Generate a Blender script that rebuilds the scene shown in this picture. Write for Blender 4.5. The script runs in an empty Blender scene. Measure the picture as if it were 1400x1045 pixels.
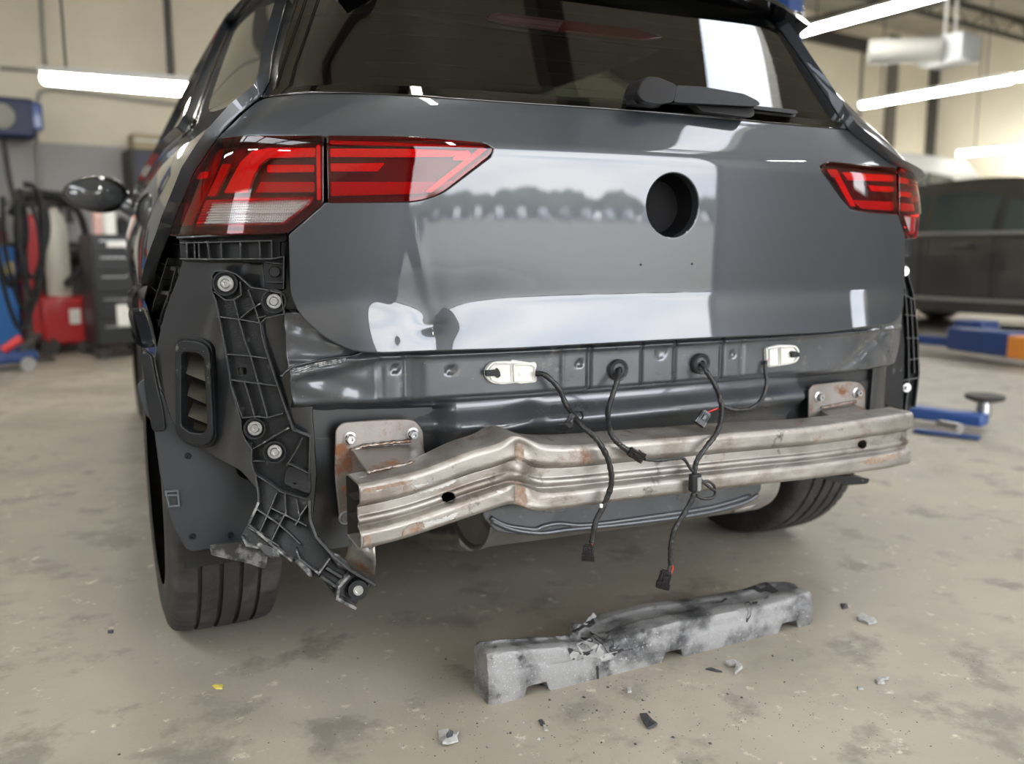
import bpy, bmesh, math, random
import numpy as np
from mathutils import Vector, Matrix, noise
random.seed(7); rng = np.random.default_rng(7)
S = bpy.context.scene
COL = S.collection
# ------------------------------------------------------------------ camera
CAM = np.array([-1.0004, -1.3843, .823]); YAW, PIT, F = .4481, .1465, 1223.6
FW = np.array([math.sin(YAW)*math.cos(PIT), math.cos(YAW)*math.cos(PIT), -math.sin(PIT)])
RT = np.array([math.cos(YAW), -math.sin(YAW), 0.]); UP = np.cross(RT, FW)
cd = bpy.data.cameras.new('camera'); cam = bpy.data.objects.new('camera', cd); COL.objects.link(cam)
M = Matrix(((RT[0], UP[0], -FW[0], CAM[0]), (RT[1], UP[1], -FW[1], CAM[1]), (RT[2], UP[2], -FW[2], CAM[2]), (0, 0, 0, 1)))
cam.matrix_world = M
cd.sensor_width = 36; cd.lens = F/1400*36; cd.clip_start = .05; cd.clip_end = 400
cd.dof.use_dof = True; cd.dof.focus_distance = 1.5; cd.dof.aperture_fstop = 2.5
S.camera = cam
# ------------------------------------------------------------------ world
W = bpy.data.worlds.new('overcast_sky'); S.world = W; W.use_nodes = True
nt = W.node_tree; nt.nodes.clear()
def wn(t, **k):
    n = nt.nodes.new(t)
    for a, b in k.items(): setattr(n, a, b)
    return n
out = wn('ShaderNodeOutputWorld'); bg = wn('ShaderNodeBackground'); bg.inputs['Strength'].default_value = 4.8
tc = wn('ShaderNodeTexCoord'); mp = wn('ShaderNodeMapping'); mp.inputs['Scale'].default_value = (1, 1, 3.5)
nz = wn('ShaderNodeTexNoise'); nz.inputs['Scale'].default_value = 2.6; nz.inputs['Detail'].default_value = 6; nz.inputs['Roughness'].default_value = .55
cr = wn('ShaderNodeValToRGB'); cr.color_ramp.elements[0].position = .35; cr.color_ramp.elements[0].color = (.62, .69, .80, 1)
cr.color_ramp.elements[1].position = .62; cr.color_ramp.elements[1].color = (1, 1, 1, 1)
L = nt.links.new
L(tc.outputs['Generated'], mp.inputs[0]); L(mp.outputs[0], nz.inputs['Vector']); L(nz.outputs[0], cr.inputs[0]); L(cr.outputs[0], bg.inputs[0]); L(bg.outputs[0], out.inputs[0])
S.view_settings.view_transform = 'Standard'; S.view_settings.look = 'None'; S.view_settings.gamma = 1
S.view_settings.use_curve_mapping = False; S.view_settings.exposure = 1.1
# ------------------------------------------------------------------ pixel rays
def ray(px, py): return FW + RT*(px-700)/F - UP*(py-522.5)/F
def aty(px, py, Y): d = ray(px, py); return CAM + d*(Y-CAM[1])/d[1]
def atx(px, py, X): d = ray(px, py); return CAM + d*(X-CAM[0])/d[0]
def atz(px, py, Z): d = ray(px, py); return CAM + d*(Z-CAM[2])/d[2]
def proj(P):
    d = np.asarray(P)-CAM; z = d@FW
    return np.stack([700+F*(d@RT)/z, 522.5-F*(d@UP)/z], -1)
# building frame: u across, v into the garage, turned 8.8 degrees
BA = math.radians(8.8); BU = np.array([math.cos(BA), math.sin(BA), 0]); BV = np.array([-math.sin(BA), math.cos(BA), 0])
BO = np.array([CAM[0], CAM[1], 0.])
def B(u, v, z=0.): return BO + BU*u + BV*v + np.array([0, 0, z])
def atv(px, py, v):
    d = ray(px, py); t = v/(d@BV); return CAM + d*t
# ------------------------------------------------------------------ materials
def mat(name, color, rough=.5, metal=0., coat=0., var=0., vscale=8., color2=None, bump=0., bscale=60., stretch=None, spec=.5, ior=1.5, rvar=0., coatr=.03, detail=5., lo=.35, hi=.65):
    m = bpy.data.materials.new(name); m.use_nodes = True; t = m.node_tree; b = t.nodes['Principled BSDF']
    b.inputs['Base Color'].default_value = (*color, 1); b.inputs['Roughness'].default_value = rough; b.inputs['Metallic'].default_value = metal
    b.inputs['Coat Weight'].default_value = coat; b.inputs['Coat Roughness'].default_value = coatr; b.inputs['IOR'].default_value = ior
    b.inputs['Specular IOR Level'].default_value = spec
    tcn = t.nodes.new('ShaderNodeTexCoord'); mpn = t.nodes.new('ShaderNodeMapping'); t.links.new(tcn.outputs['Object'], mpn.inputs[0])
    if stretch: mpn.inputs['Scale'].default_value = stretch
    if color2 is not None or var or rvar:
        n = t.nodes.new('ShaderNodeTexNoise'); n.inputs['Scale'].default_value = vscale; n.inputs['Detail'].default_value = detail; n.inputs['Roughness'].default_value = .62
        t.links.new(mpn.outputs[0], n.inputs['Vector'])
        r = t.nodes.new('ShaderNodeValToRGB'); t.links.new(n.outputs[0], r.inputs[0])
        c2 = color2 if color2 is not None else tuple(c*(1-var) for c in color)
        r.color_ramp.elements[0].position = lo; r.color_ramp.elements[0].color = (*c2, 1)
        r.color_ramp.elements[1].position = hi; r.color_ramp.elements[1].color = (*color, 1)
        t.links.new(r.outputs[0], b.inputs['Base Color'])
        if rvar:
            mr = t.nodes.new('ShaderNodeMapRange'); mr.inputs['From Min'].default_value = .3; mr.inputs['From Max'].default_value = .7
            mr.inputs['To Min'].default_value = rough-rvar; mr.inputs['To Max'].default_value = rough+rvar
            t.links.new(n.outputs[0], mr.inputs[0]); t.links.new(mr.outputs[0], b.inputs['Roughness'])
    if bump:
        n2 = t.nodes.new('ShaderNodeTexNoise'); n2.inputs['Scale'].default_value = bscale; n2.inputs['Detail'].default_value = 4
        t.links.new(mpn.outputs[0], n2.inputs['Vector'])
        bp = t.nodes.new('ShaderNodeBump'); bp.inputs['Strength'].default_value = bump; bp.inputs['Distance'].default_value = .002
        t.links.new(n2.outputs[0], bp.inputs['Height']); t.links.new(bp.outputs[0], b.inputs['Normal'])
    return m
def mat_layer(m, color, scale, lo, hi, rough=None, stretch=None, metal=None, detail=6.):
    """mix a second noise driven colour (rust, scuffs, oil) over a material"""
    t = m.node_tree; b = t.nodes['Principled BSDF']; inp = b.inputs['Base Color']
    tcn = t.nodes.new('ShaderNodeTexCoord'); mpn = t.nodes.new('ShaderNodeMapping'); t.links.new(tcn.outputs['Object'], mpn.inputs[0])
    if stretch: mpn.inputs['Scale'].default_value = stretch
    mpn.inputs['Location'].default_value = (scale*.37, scale*.11, 1.3)
    n = t.nodes.new('ShaderNodeTexNoise'); n.inputs['Scale'].default_value = scale; n.inputs['Detail'].default_value = detail; n.inputs['Roughness'].default_value = .65
    t.links.new(mpn.outputs[0], n.inputs['Vector'])
    mr = t.nodes.new('ShaderNodeMapRange'); mr.inputs['From Min'].default_value = lo; mr.inputs['From Max'].default_value = hi; t.links.new(n.outputs[0], mr.inputs[0])
    mx = t.nodes.new('ShaderNodeMix'); mx.data_type = 'RGBA'; mx.inputs['B'].default_value = (*color, 1)
    t.links.new(mr.outputs[0], mx.inputs['Factor'])
    if inp.is_linked: t.links.new(inp.links[0].from_socket, mx.inputs['A'])
    else: mx.inputs['A'].default_value = inp.default_value
    t.links.new(mx.outputs['Result'], inp)
    for nm, v in (('Roughness', rough), ('Metallic', metal)):
        if v is None: continue
        ip = b.inputs[nm]; m2 = t.nodes.new('ShaderNodeMix'); m2.inputs['B'].default_value = v
        if ip.is_linked: t.links.new(ip.links[0].from_socket, m2.inputs['A'])
        else: m2.inputs['A'].default_value = ip.default_value
        t.links.new(mr.outputs[0], m2.inputs['Factor']); t.links.new(m2.outputs['Result'], ip)
    return m
def glass(name, tint, rough=0., ior=1.5, gain=1.):
    m = bpy.data.materials.new(name); m.use_nodes = True; t = m.node_tree; t.nodes.clear()
    o = t.nodes.new('ShaderNodeOutputMaterial'); mx = t.nodes.new('ShaderNodeMixShader'); tr = t.nodes.new('ShaderNodeBsdfTransparent'); g = t.nodes.new('ShaderNodeBsdfGlossy'); fr = t.nodes.new('ShaderNodeFresnel')
    tr.inputs[0].default_value = (*tint, 1); g.inputs['Roughness'].default_value = rough; fr.inputs[0].default_value = ior
    g.inputs[0].default_value = (gain, gain, gain, 1)
    t.links.new(fr.outputs[0], mx.inputs[0]); t.links.new(tr.outputs[0], mx.inputs[1]); t.links.new(g.outputs[0], mx.inputs[2]); t.links.new(mx.outputs[0], o.inputs[0])
    return m
def emit(name, color, s):
    m = bpy.data.materials.new(name); m.use_nodes = True; t = m.node_tree; t.nodes.clear()
    o = t.nodes.new('ShaderNodeOutputMaterial'); e = t.nodes.new('ShaderNodeEmission'); e.inputs[0].default_value = (*color, 1); e.inputs[1].default_value = s
    t.links.new(e.outputs[0], o.inputs[0]); return m
PAINT = mat('grey_metallic_paint', (.045, .051, .060), .38, .55, coat=1., coatr=.01, var=.06, vscale=300, lo=.3, hi=.7)
PAINT.node_tree.nodes['Principled BSDF'].inputs['Coat IOR'].default_value = 1.6
mat_layer(PAINT, (.35, .35, .34), 260, .745, .76, rough=.6)
BODY = mat('grey_body_primer_paint', (.085, .092, .103), .33, .35, coat=.7, coatr=.12, var=.25, vscale=9, rvar=.08)
mat_layer(BODY, (.16, .155, .145), 38, .60, .72, rough=.6); mat_layer(BODY, (.45, .45, .44), 150, .70, .74, rough=.5)
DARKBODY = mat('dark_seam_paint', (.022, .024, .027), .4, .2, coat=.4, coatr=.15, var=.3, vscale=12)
RIBP = mat('highlit_worn_plastic', (.040, .042, .044), .38, var=.3, vscale=60, rvar=.08)  # base lightened to put rib highlights into the colour; scuffs layered over
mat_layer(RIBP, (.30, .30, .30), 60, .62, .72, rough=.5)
CONP = mat('connector_plastic', (.009, .009, .010), .2)
BLACKP = mat('black_plastic', (.010, .011, .0125), .42, spec=.32, var=.25, vscale=25, bump=.25, bscale=500, rvar=.08)
mat_layer(BLACKP, (.11, .11, .108), 42, .62, .74, rough=.7); mat_layer(BLACKP, (.5, .5, .49), 75, .715, .735, rough=.6)
BLACKG = mat('gloss_black_trim', (.006, .006, .007), .08, coat=1.)
BLACKM = mat('matt_black', (.008, .008, .009), .7)
WIPM = mat('wiper_plastic', (.008, .008, .009), .5, spec=.2)
RUBBER = mat('tyre_rubber', (.030, .029, .028), .62, var=.3, vscale=30, bump=.3, bscale=300)
mat_layer(RUBBER, (.075, .07, .062), 14, .50, .75, rough=.85)
STEEL = mat('bare_steel', (.40, .375, .345), .47, .78, var=.34, vscale=11, rvar=.10, stretch=(1, 1, 2.5), bump=.12, bscale=160)
mat_layer(STEEL, (.20, .17, .145), 6.5, .52, .64, rough=.5, metal=.7, stretch=(1, 1, 2)); mat_layer(STEEL, (.20, .10, .055), 13, .61, .72, rough=.8, metal=.2); mat_layer(STEEL, (.075, .06, .05), 24, .60, .70, rough=.6, metal=.4, stretch=(1, .4, 1)); mat_layer(STEEL, (.62, .61, .6), 22, .66, .68, rough=.25, stretch=(1, 1, 4))
PLATE = mat('heat_tinted_steel_plate', (.30, .275, .255), .42, .75, var=.3, vscale=14, rvar=.1, bump=.15, bscale=200)
mat_layer(PLATE, (.20, .085, .04), 17, .55, .66, rough=.8, metal=.2)
WELD = mat('weld_bead', (.40, .36, .33), .35, .85, var=.6, vscale=70, color2=(.16, .09, .06), bump=.8, bscale=220)
ZINC = mat('zinc_bolt', (.62, .63, .64), .28, .9, var=.2, vscale=60, bump=.1)
WHITEP = mat('white_plastic', (.78, .78, .74), .4, var=.12, vscale=30)
MUFF = mat('muffler_steel', (.50, .475, .44), .42, .75, var=.35, vscale=8, rvar=.1)
CABLE = mat('taped_black_cable', (.014, .014, .015), .36, var=.3, vscale=200, bump=.9, bscale=130)
REDW = mat('red_wire', (.55, .03, .03), .4)
GLASSR = glass('tinted_rear_glass', (.26, .28, .26), ior=1.75)
GLASSS = glass('side_glass', (.35, .38, .36), ior=1.5)
LENSR = glass('red_lens', (.84, .035, .065), ior=1.5)
LENSC = glass('clear_lens', (.93, .92, .92), ior=1.45)
REDB = mat('bright_red_reflector', (.90, .018, .035), .25, var=.2, vscale=400, coat=.5)
REDM = mat('mid_red_reflector', (.62, .018, .022), .3, bump=.7, bscale=900)
REDD = mat('dark_red_housing', (.055, .006, .010), .35)
LAMPW = mat('ribbed_clear_reflector', (.80, .80, .78), .2, .5)
# ------------------------------------------------------------------ mesh helpers
def link(o, parent=None):
    COL.objects.link(o)
    if parent is not None: o.parent = parent
    return o
def mesh(name, V, Fc, m, parent=None, smooth=True, normals=None, mats=None, fm=None, auto=None):
    me = bpy.data.meshes.new(name); me.from_pydata([tuple(map(float, v)) for v in V], [], [tuple(map(int, f)) for f in Fc])
    for x in (mats or [m]): me.materials.append(x)
    if fm is not None: me.polygons.foreach_set('material_index', np.array(fm, dtype=np.int32))
    me.validate(); me.update()
    if smooth: me.shade_smooth()
    if auto is not None: me.shade_smooth(); me.set_sharp_from_angle(angle=math.radians(auto))
    if normals is not None and len(me.vertices) == len(normals): me.normals_split_custom_set_from_vertices([tuple(map(float, n)) for n in normals])
    return link(bpy.data.objects.new(name, me), parent)
def tag(o, label=None, cat=None, group=None, kind=None):
    if label: o['label'] = label
    if cat: o['category'] = cat
    if group: o['group'] = group
    if kind: o['kind'] = kind
    return o
def empty(name, loc=(0, 0, 0), label=None, cat=None, group=None, rz=0):
    o = bpy.data.objects.new(name, None); o.empty_display_size = .1; o.location = tuple(map(float, loc)); o.rotation_euler.z = rz; COL.objects.link(o)
    return tag(o, label, cat, group)
class MB:
    """collects simple shapes into one mesh"""
    def __init__(s): s.V = []; s.F = []; s.M = []; s.mi = 0
    def add(s, V, Fc):
        o = len(s.V); s.V += [tuple(map(float, v)) for v in V]; s.F += [tuple(int(i)+o for i in f) for f in Fc]; s.M += [s.mi]*len(Fc); return s
    def hexa(s, a, b):   # two quads a (4 pts) b (4 pts)
        return s.add(list(a)+list(b), [(3, 2, 1, 0), (4, 5, 6, 7), (0, 1, 5, 4), (1, 2, 6, 5), (2, 3, 7, 6), (3, 0, 4, 7)])
    def box(s, c, d, ax=None):
        c = np.array(c, float); d = np.array(d, float)/2
        ax = np.eye(3) if ax is None else np.array(ax, float)
        P = lambda i, j, k: c+ax[0]*d[0]*i+ax[1]*d[1]*j+ax[2]*d[2]*k
        return s.hexa([P(-1, -1, -1), P(1, -1, -1), P(1, 1, -1), P(-1, 1, -1)], [P(-1, -1, 1), P(1, -1, 1), P(1, 1, 1), P(-1, 1, 1)])
    def tube(s, pts, r, n=10, cap=True, rr=None):
        P = [np.array(p, float) for p in pts]; k = len(P); up = None; base = len(s.V); V = []; Fc = []
        for i, p in enumerate(P):
            t = P[min(i+1, k-1)]-P[max(i-1, 0)]; t /= np.linalg.norm(t)+1e-12
            if up is None: up = np.cross(t, [0, 0, 1.]) if abs(t[2]) < .9 else np.cross(t, [1., 0, 0])
            up = up - t*(up@t); up /= np.linalg.norm(up)+1e-12; w = np.cross(t, up); ri = r if rr is None else rr[i]
            for j in range(n):
                a = 2*math.pi*j/n; V.append(p+(up*math.cos(a)+w*math.sin(a))*ri)
        for i in range(k-1):
            for j in range(n):
                a = i*n+j; b = i*n+(j+1) % n; Fc.append((a, b, b+n, a+n))
        if cap: Fc.append(tuple(range(n-1, -1, -1))); Fc.append(tuple((k-1)*n+j for j in range(n)))
        return s.add(V, Fc)
    def lathe(s, c, axis, prof, n=24):   # prof: list of (distance along axis, radius)
        c = np.array(c, float); ax = np.array(axis, float); ax /= np.linalg.norm(ax)
        e = np.cross(ax, [0, 0, 1.]) if abs(ax[2]) < .9 else np.cross(ax, [1., 0, 0]); e /= np.linalg.norm(e); w = np.cross(ax, e); V = []; Fc = []
        for h, r in prof:
            for j in range(n):
                a = 2*math.pi*j/n; V.append(c+ax*h+(e*math.cos(a)+w*math.sin(a))*max(r, 1e-5))
        for i in range(len(prof)-1):
            for j in range(n):
                a = i*n+j; b = i*n+(j+1) % n; Fc.append((a, b, b+n, a+n))
        return s.add(V, Fc)
    def build(s, name, m, parent=None, smooth=False, auto=None, mats=None):
        o = mesh(name, s.V, s.F, m, parent, smooth=smooth, auto=auto, mats=mats, fm=s.M if mats else None)
        bm = bmesh.new(); bm.from_mesh(o.data); bmesh.ops.recalc_face_normals(bm, faces=bm.faces); bm.to_mesh(o.data); bm.free()
        return o
def bevel(o, w=.003, seg=2, ang=40):
    b = o.modifiers.new('bevel', 'BEVEL'); b.width = w; b.segments = seg; b.limit_method = 'ANGLE'; b.angle_limit = math.radians(ang); b.harden_normals = False
    for p in o.data.polygons: p.use_smooth = True
    o.data.set_sharp_from_angle(angle=math.radians(ang)); return o
def catmull(P, n=8, closed=False):
    P = np.array(P, float); k = len(P); R = []
    for i in range(k if closed else k-1):
        g = (lambda j: P[j % k]) if closed else (lambda j: P[min(max(j, 0), k-1)])
        p0, p1, p2, p3 = g(i-1), g(i), g(i+1), g(i+2)
        for t in np.linspace(0, 1, n, endpoint=False):
            R.append(.5*((2*p1)+(-p0+p2)*t+(2*p0-5*p1+4*p2-p3)*t*t+(-p0+3*p1-3*p2+p3)*t**3))
    if not closed: R.append(P[-1])
    return np.array(R)
def sp(x, w):    # softplus ramp
    x = np.asarray(x, float)/w; return w*np.where(x > 30, x, np.log1p(np.exp(np.minimum(x, 30))))
def sstep(a, b, x): t = np.clip((np.asarray(x, float)-a)/(b-a), 0, 1); return t*t*(3-2*t)
class Spline:   # natural cubic
    def __init__(s, x, y):
        x = np.array(x, float); y = np.array(y, float); n = len(x); h = np.diff(x); A = np.zeros((n, n)); r = np.zeros(n); A[0, 0] = A[-1, -1] = 1
        for i in range(1, n-1):
            A[i, i-1] = h[i-1]; A[i, i] = 2*(h[i-1]+h[i]); A[i, i+1] = h[i]; r[i] = 6*((y[i+1]-y[i])/h[i]-(y[i]-y[i-1])/h[i-1])
        s.x, s.y, s.h, s.m = x, y, h, np.linalg.solve(A, r)
    def __call__(s, q):
        q = np.asarray(q, float); i = np.clip(np.searchsorted(s.x, q)-1, 0, len(s.x)-2); h = s.h[i]; a = s.x[i+1]-q; b = q-s.x[i]
        ql = np.clip(q, s.x[0], s.x[-1]); a = s.x[i+1]-ql; b = ql-s.x[i]
        return (s.m[i]*a**3+s.m[i+1]*b**3)/(6*h)+(s.y[i]/h-s.m[i]*h/6)*a+(s.y[i+1]/h-s.m[i+1]*h/6)*b
# ------------------------------------------------------------------ surfaces  (u,v arrays -> xyz)
def inv(fn, px, py, lo, hi, n=40):
    """(u,v) on the surface fn that the pixel sees: coarse search then Newton"""
    if not hasattr(fn, '_c'): fn._c = {}
    k = (tuple(lo), tuple(hi), n)
    if k not in fn._c:
        U, V = np.meshgrid(np.linspace(lo[0], hi[0], n), np.linspace(lo[1], hi[1], n), indexing='ij')
        P = fn(U.ravel(), V.ravel()); fn._c[k] = (U.ravel(), V.ravel(), proj(P), (P-CAM)@FW)
    U, V, Q, Z = fn._c[k]
    i = np.argmin((Q[:, 0]-px)**2+(Q[:, 1]-py)**2 + (Z < 0)*1e9); u, v = U[i], V[i]; h = 1e-4
    for _ in range(12):
        q = proj(fn(np.array([u, u+h, u]), np.array([v, v, v+h])))
        J = np.array([[q[1, 0]-q[0, 0], q[2, 0]-q[0, 0]], [q[1, 1]-q[0, 1], q[2, 1]-q[0, 1]]])/h
        e = np.array([px, py])-q[0]
        if abs(np.linalg.det(J)) < 1e-3: break
        d = np.linalg.solve(J, e); s = np.linalg.norm(d)
        if s > .1: d *= .1/s
        u += d[0]; v += d[1]
        if s < 1e-6: break
    return np.array([u, v])
def roundpoly(P, r=6., n=5, rs=None):
    P = np.array(P, float); k = len(P); R = []
    for i in range(k):
        p = P[i]; a = P[i-1]-p; b = P[(i+1) % k]-p; la = np.linalg.norm(a); lb = np.linalg.norm(b); rr = r if rs is None or rs[i] is None else rs[i]
        d = min(rr, la*.45, lb*.45); p1 = p+a/la*d; p2 = p+b/lb*d
        for t in np.linspace(0, 1, n): R.append((1-t)**2*p1+2*t*(1-t)*p+t*t*p2)
    return np.array(R)
def dens(P, step=4., closed=True):
    P = np.array(P, float); R = []; k = len(P)
    for i in range(k if closed else k-1):
        a, b = P[i], P[(i+1) % k]; m = max(1, int(np.ceil(np.linalg.norm(b-a)/step)))
        for t in range(m): R.append(a+(b-a)*t/m)
    if not closed: R.append(P[-1])
    return np.array(R)
def outl(fn, px, lo, hi, r=6., step=6., rs=None):
    return np.array([inv(fn, *p, lo, hi) for p in dens(roundpoly(px, r, rs=rs), step)])
def inside(U, V, loops):
    I = np.zeros(U.shape, bool)
    for Lp in loops:
        a = Lp; b = np.roll(Lp, -1, 0)
        for (x1, y1), (x2, y2) in zip(a, b):
            if y1 == y2: continue
            c = ((y1 > V) != (y2 > V)) & (U < (x2-x1)*(V-y1)/(y2-y1)+x1); I ^= c
    return I
def snap(U, V, loops):
    D = np.full(U.shape, 1e9); NU = U.copy(); NV = V.copy()
    for Lp in loops:
        for (x1, y1), (x2, y2) in zip(Lp, np.roll(Lp, -1, 0)):
            dx, dy = x2-x1, y2-y1; l2 = dx*dx+dy*dy
            if l2 < 1e-14: continue
            t = np.clip(((U-x1)*dx+(V-y1)*dy)/l2, 0, 1); qx = x1+t*dx; qy = y1+t*dy; d = np.hypot(U-qx, V-qy); m = d < D
            D[m] = d[m]; NU[m] = qx[m]; NV[m] = qy[m]
    return D, NU, NV
def normals(fn, U, V, h=4e-4):
    a = fn(U+h, V)-fn(U-h, V); b = fn(U, V+h)-fn(U, V-h); n = np.cross(a, b); n /= np.linalg.norm(n, axis=-1, keepdims=True)+1e-12
    return n
def skin(name, fn, loop, m, parent=None, res=.008, holes=(), rim=.012, rr=.003, flip=None, off=0., label=None):
    loop = np.array(loop); loops = [loop]+[np.array(h) for h in holes]; lo = loop.min(0)-res; hi = loop.max(0)+res
    us = np.arange(lo[0], hi[0]+res, res); vs = np.arange(lo[1], hi[1]+res, res)
    U, V = np.meshgrid(us, vs, indexing='ij'); I = inside(U, V, loops)
    allp = np.concatenate(loops); D, NU, NV = snap(U, V, loops)
    sn = D < .62*res; ok = I | sn; U = np.where(sn, NU, U); V = np.where(sn, NV, V)
    idx = np.full(U.shape, -1); sel = np.where(ok); idx[sel] = np.arange(len(sel[0])); u = U[sel]; v = V[sel]; strict = (I & ~sn)[sel]
    Fc = []
    A, Bq, Cq, Dq = idx[:-1, :-1], idx[1:, :-1], idx[1:, 1:], idx[:-1, 1:]
    cells = np.stack([A, Bq, Cq, Dq], -1).reshape(-1, 4); full = (cells >= 0).all(1); sok = np.zeros(len(cells), bool); sok[full] = strict[cells[full]].all(1)
    Fc = [tuple(q) for q in cells[sok]]
    T = []
    for ci in np.where(~sok)[0]:
        q = cells[ci]; c4 = q[q >= 0]
        if len(c4) == 3: T.append((ci, 0, tuple(c4)))
        elif len(c4) == 4: T += [(ci, 0, (q[0], q[1], q[2])), (ci, 0, (q[0], q[2], q[3])), (ci, 1, (q[0], q[1], q[3])), (ci, 1, (q[1], q[2], q[3]))]
    if T:
        tv = np.array([t[2] for t in T]); cu = u[tv].mean(1); cv = v[tv].mean(1)
        ar = .5*((u[tv[:, 1]]-u[tv[:, 0]])*(v[tv[:, 2]]-v[tv[:, 0]])-(u[tv[:, 2]]-u[tv[:, 0]])*(v[tv[:, 1]]-v[tv[:, 0]]))
        good = inside(cu, cv, loops) & (ar > res*res*1e-3); sc = {}
        for (ci, dg_, _), g_, a_ in zip(T, good, ar):
            if g_: sc[(ci, dg_)] = sc.get((ci, dg_), 0)+a_
        for (ci, dg_, t_), g_ in zip(T, good):
            if g_ and (sc.get((ci, 0), 0) >= sc.get((ci, 1), 0)-1e-10) == (dg_ == 0): Fc.append(t_)
    P = fn(u, v); N = normals(fn, u, v)
    sgn = 1. if ((N*(CAM-P)).sum(-1).mean() > 0) else -1.
    if flip is not None: sgn = sgn*(-1 if flip else 1)
    N *= sgn; P = P+N*off
    if sgn < 0: Fc = [f[::-1] for f in Fc]
    Vv = [P]; Nn = [N]; base = len(P)
    if rim > 0:
        for li, Lp in enumerate(loops):
            Q = fn(Lp[:, 0], Lp[:, 1]); n = normals(fn, Lp[:, 0], Lp[:, 1])*sgn; Q = Q+n*off; k = len(Lp)
            t = np.roll(Q, -1, 0)-np.roll(Q, 1, 0); o = np.cross(t, n); o /= np.linalg.norm(o, axis=-1, keepdims=True)+1e-12
            # outward = away from the inside
            area = .5*np.sum(Lp[:, 0]*np.roll(Lp[:, 1], -1)-np.roll(Lp[:, 0], -1)*Lp[:, 1])
            t2 = fn(Lp[:, 0]+1e-4, Lp[:, 1])-fn(Lp[:, 0], Lp[:, 1])
            if (area > 0) == (sgn < 0): o = -o
            if li > 0: o = -o
            rings = [(-1, res*.9, .0004), (0, 0., 0)]+[(a, rr, 0) for a in (30, 60, 90)]+[(90, rr, rim)]
            st = base
            for a, r_, dpt in rings:
                if a < 0: Vv.append(Q-o*r_-n*dpt); Nn.append(n); continue
                ar = math.radians(a); Vv.append(Q+o*(r_*math.sin(ar))-n*(r_*(1-math.cos(ar))+dpt)); Nn.append(n*math.cos(ar)+o*math.sin(ar))
            for j in range(len(rings)-1):
                for i in range(k):
                    a = st+j*k+i; b = st+j*k+(i+1) % k
                    f = (a, b, b+k, a+k)
                    Fc.append(f if ((area > 0) != (sgn < 0)) == (li == 0) else f[::-1])
            base += k*len(rings)
    Vv = np.concatenate(Vv); Nn = np.concatenate(Nn); F2 = []
    for f in Fc:
        a, b, c = Vv[f[0]], Vv[f[1]], Vv[f[2]]; g = np.cross(b-a, c-a) if len(f) == 3 else np.cross(c-a, Vv[f[3]]-b)
        F2.append(f[::-1] if g@(Nn[f[0]]+Nn[f[2]]) < 0 else f)
    Fc = F2
    ob = mesh(name, Vv, Fc, m, parent, smooth=True, normals=None)
    me = ob.data
    if len(me.vertices) == len(Nn):
        # face winding must agree with the analytic normals
        me.normals_split_custom_set_from_vertices([tuple(map(float, n)) for n in Nn])
    if label: ob['label'] = label
    return ob
def wall_strip(mb, P, n, h, t):
    """a thin upright rib along polyline P, standing h out along n, t thick"""
    P = np.array(P, float); n = np.array(n, float); n /= np.linalg.norm(n); k = len(P)
    for i in range(k-1):
        d = P[i+1]-P[i]; l = np.linalg.norm(d)
        if l < 1e-6: continue
        d /= l; w = np.cross(d, n); w /= np.linalg.norm(w)+1e-9; w *= t/2; a = P[i]-d*t*.4; b = P[i+1]+d*t*.4
        mb.hexa([a-w, b-w, b+w, a+w], [a-w*.8+n*h, b-w*.8+n*h, b+w*.8+n*h, a+w*.8+n*h])
# ================================================================== THE SETTING
def mat_wall():
    m = mat('painted_block_wall', (.72, .67, .54), .85, var=.10, vscale=1.2, bump=.1, bscale=30)
    t = m.node_tree; b = t.nodes['Principled BSDF']; tcn = t.nodes.new('ShaderNodeTexCoord'); sx = t.nodes.new('ShaderNodeSeparateXYZ'); t.links.new(tcn.outputs['Object'], sx.inputs[0])
    mr = t.nodes.new('ShaderNodeMapRange'); mr.inputs['From Min'].default_value = 1.765; mr.inputs['From Max'].default_value = 1.755; t.links.new(sx.outputs[2], mr.inputs[0])
    mx = t.nodes.new('ShaderNodeMix'); mx.data_type = 'RGBA'; mx.inputs['B'].default_value = (.34, .34, .33, 1)
    t.links.new(mr.outputs[0], mx.inputs['Factor']); t.links.new(b.inputs['Base Color'].links[0].from_socket, mx.inputs['A']); t.links.new(mx.outputs['Result'], b.inputs['Base Color']); return m
WALL = mat_wall()
FLOOR = mat('stained_concrete', (.365, .33, .27), .60, var=.28, vscale=1.6, bump=.35, bscale=120, rvar=.14, detail=9, lo=.3, hi=.62)
mat_layer(FLOOR, (.14, .128, .108), 1.05, .52, .74, rough=.45, detail=10); mat_layer(FLOOR, (.22, .20, .165), 6, .54, .64, detail=9)
mat_layer(FLOOR, (.56, .51, .42), 28, .62, .72); mat_layer(FLOOR, (.10, .09, .08), 45, .70, .74)
CEIL = mat('corrugated_deck', (.46, .43, .36), .7, var=.2, vscale=2)
DKST = mat('dark_steelwork', (.05, .047, .043), .6); POST = mat('brown_pilaster', (.13, .12, .10), .7)
ASPH = mat('asphalt', (.31, .28, .23), .9, var=.25, vscale=.6)
H = 4.35; U0, U1, V0, V1 = -7., 15., -5.0, 9.0
def bbox_room(name, u0, u1, v0, v1, z0, z1, m, parent=None, kind='structure'):
    mb = MB(); mb.hexa([B(u0, v0, z0), B(u1, v0, z0), B(u1, v1, z0), B(u0, v1, z0)], [B(u0, v0, z1), B(u1, v0, z1), B(u1, v1, z1), B(u0, v1, z1)])
    o = mb.build(name, m, parent)
    if kind and parent is None: o['kind'] = kind
    return o
bbox_room('floor', U0, U1, V0-1, V1, -.1, 0, FLOOR)
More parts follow.
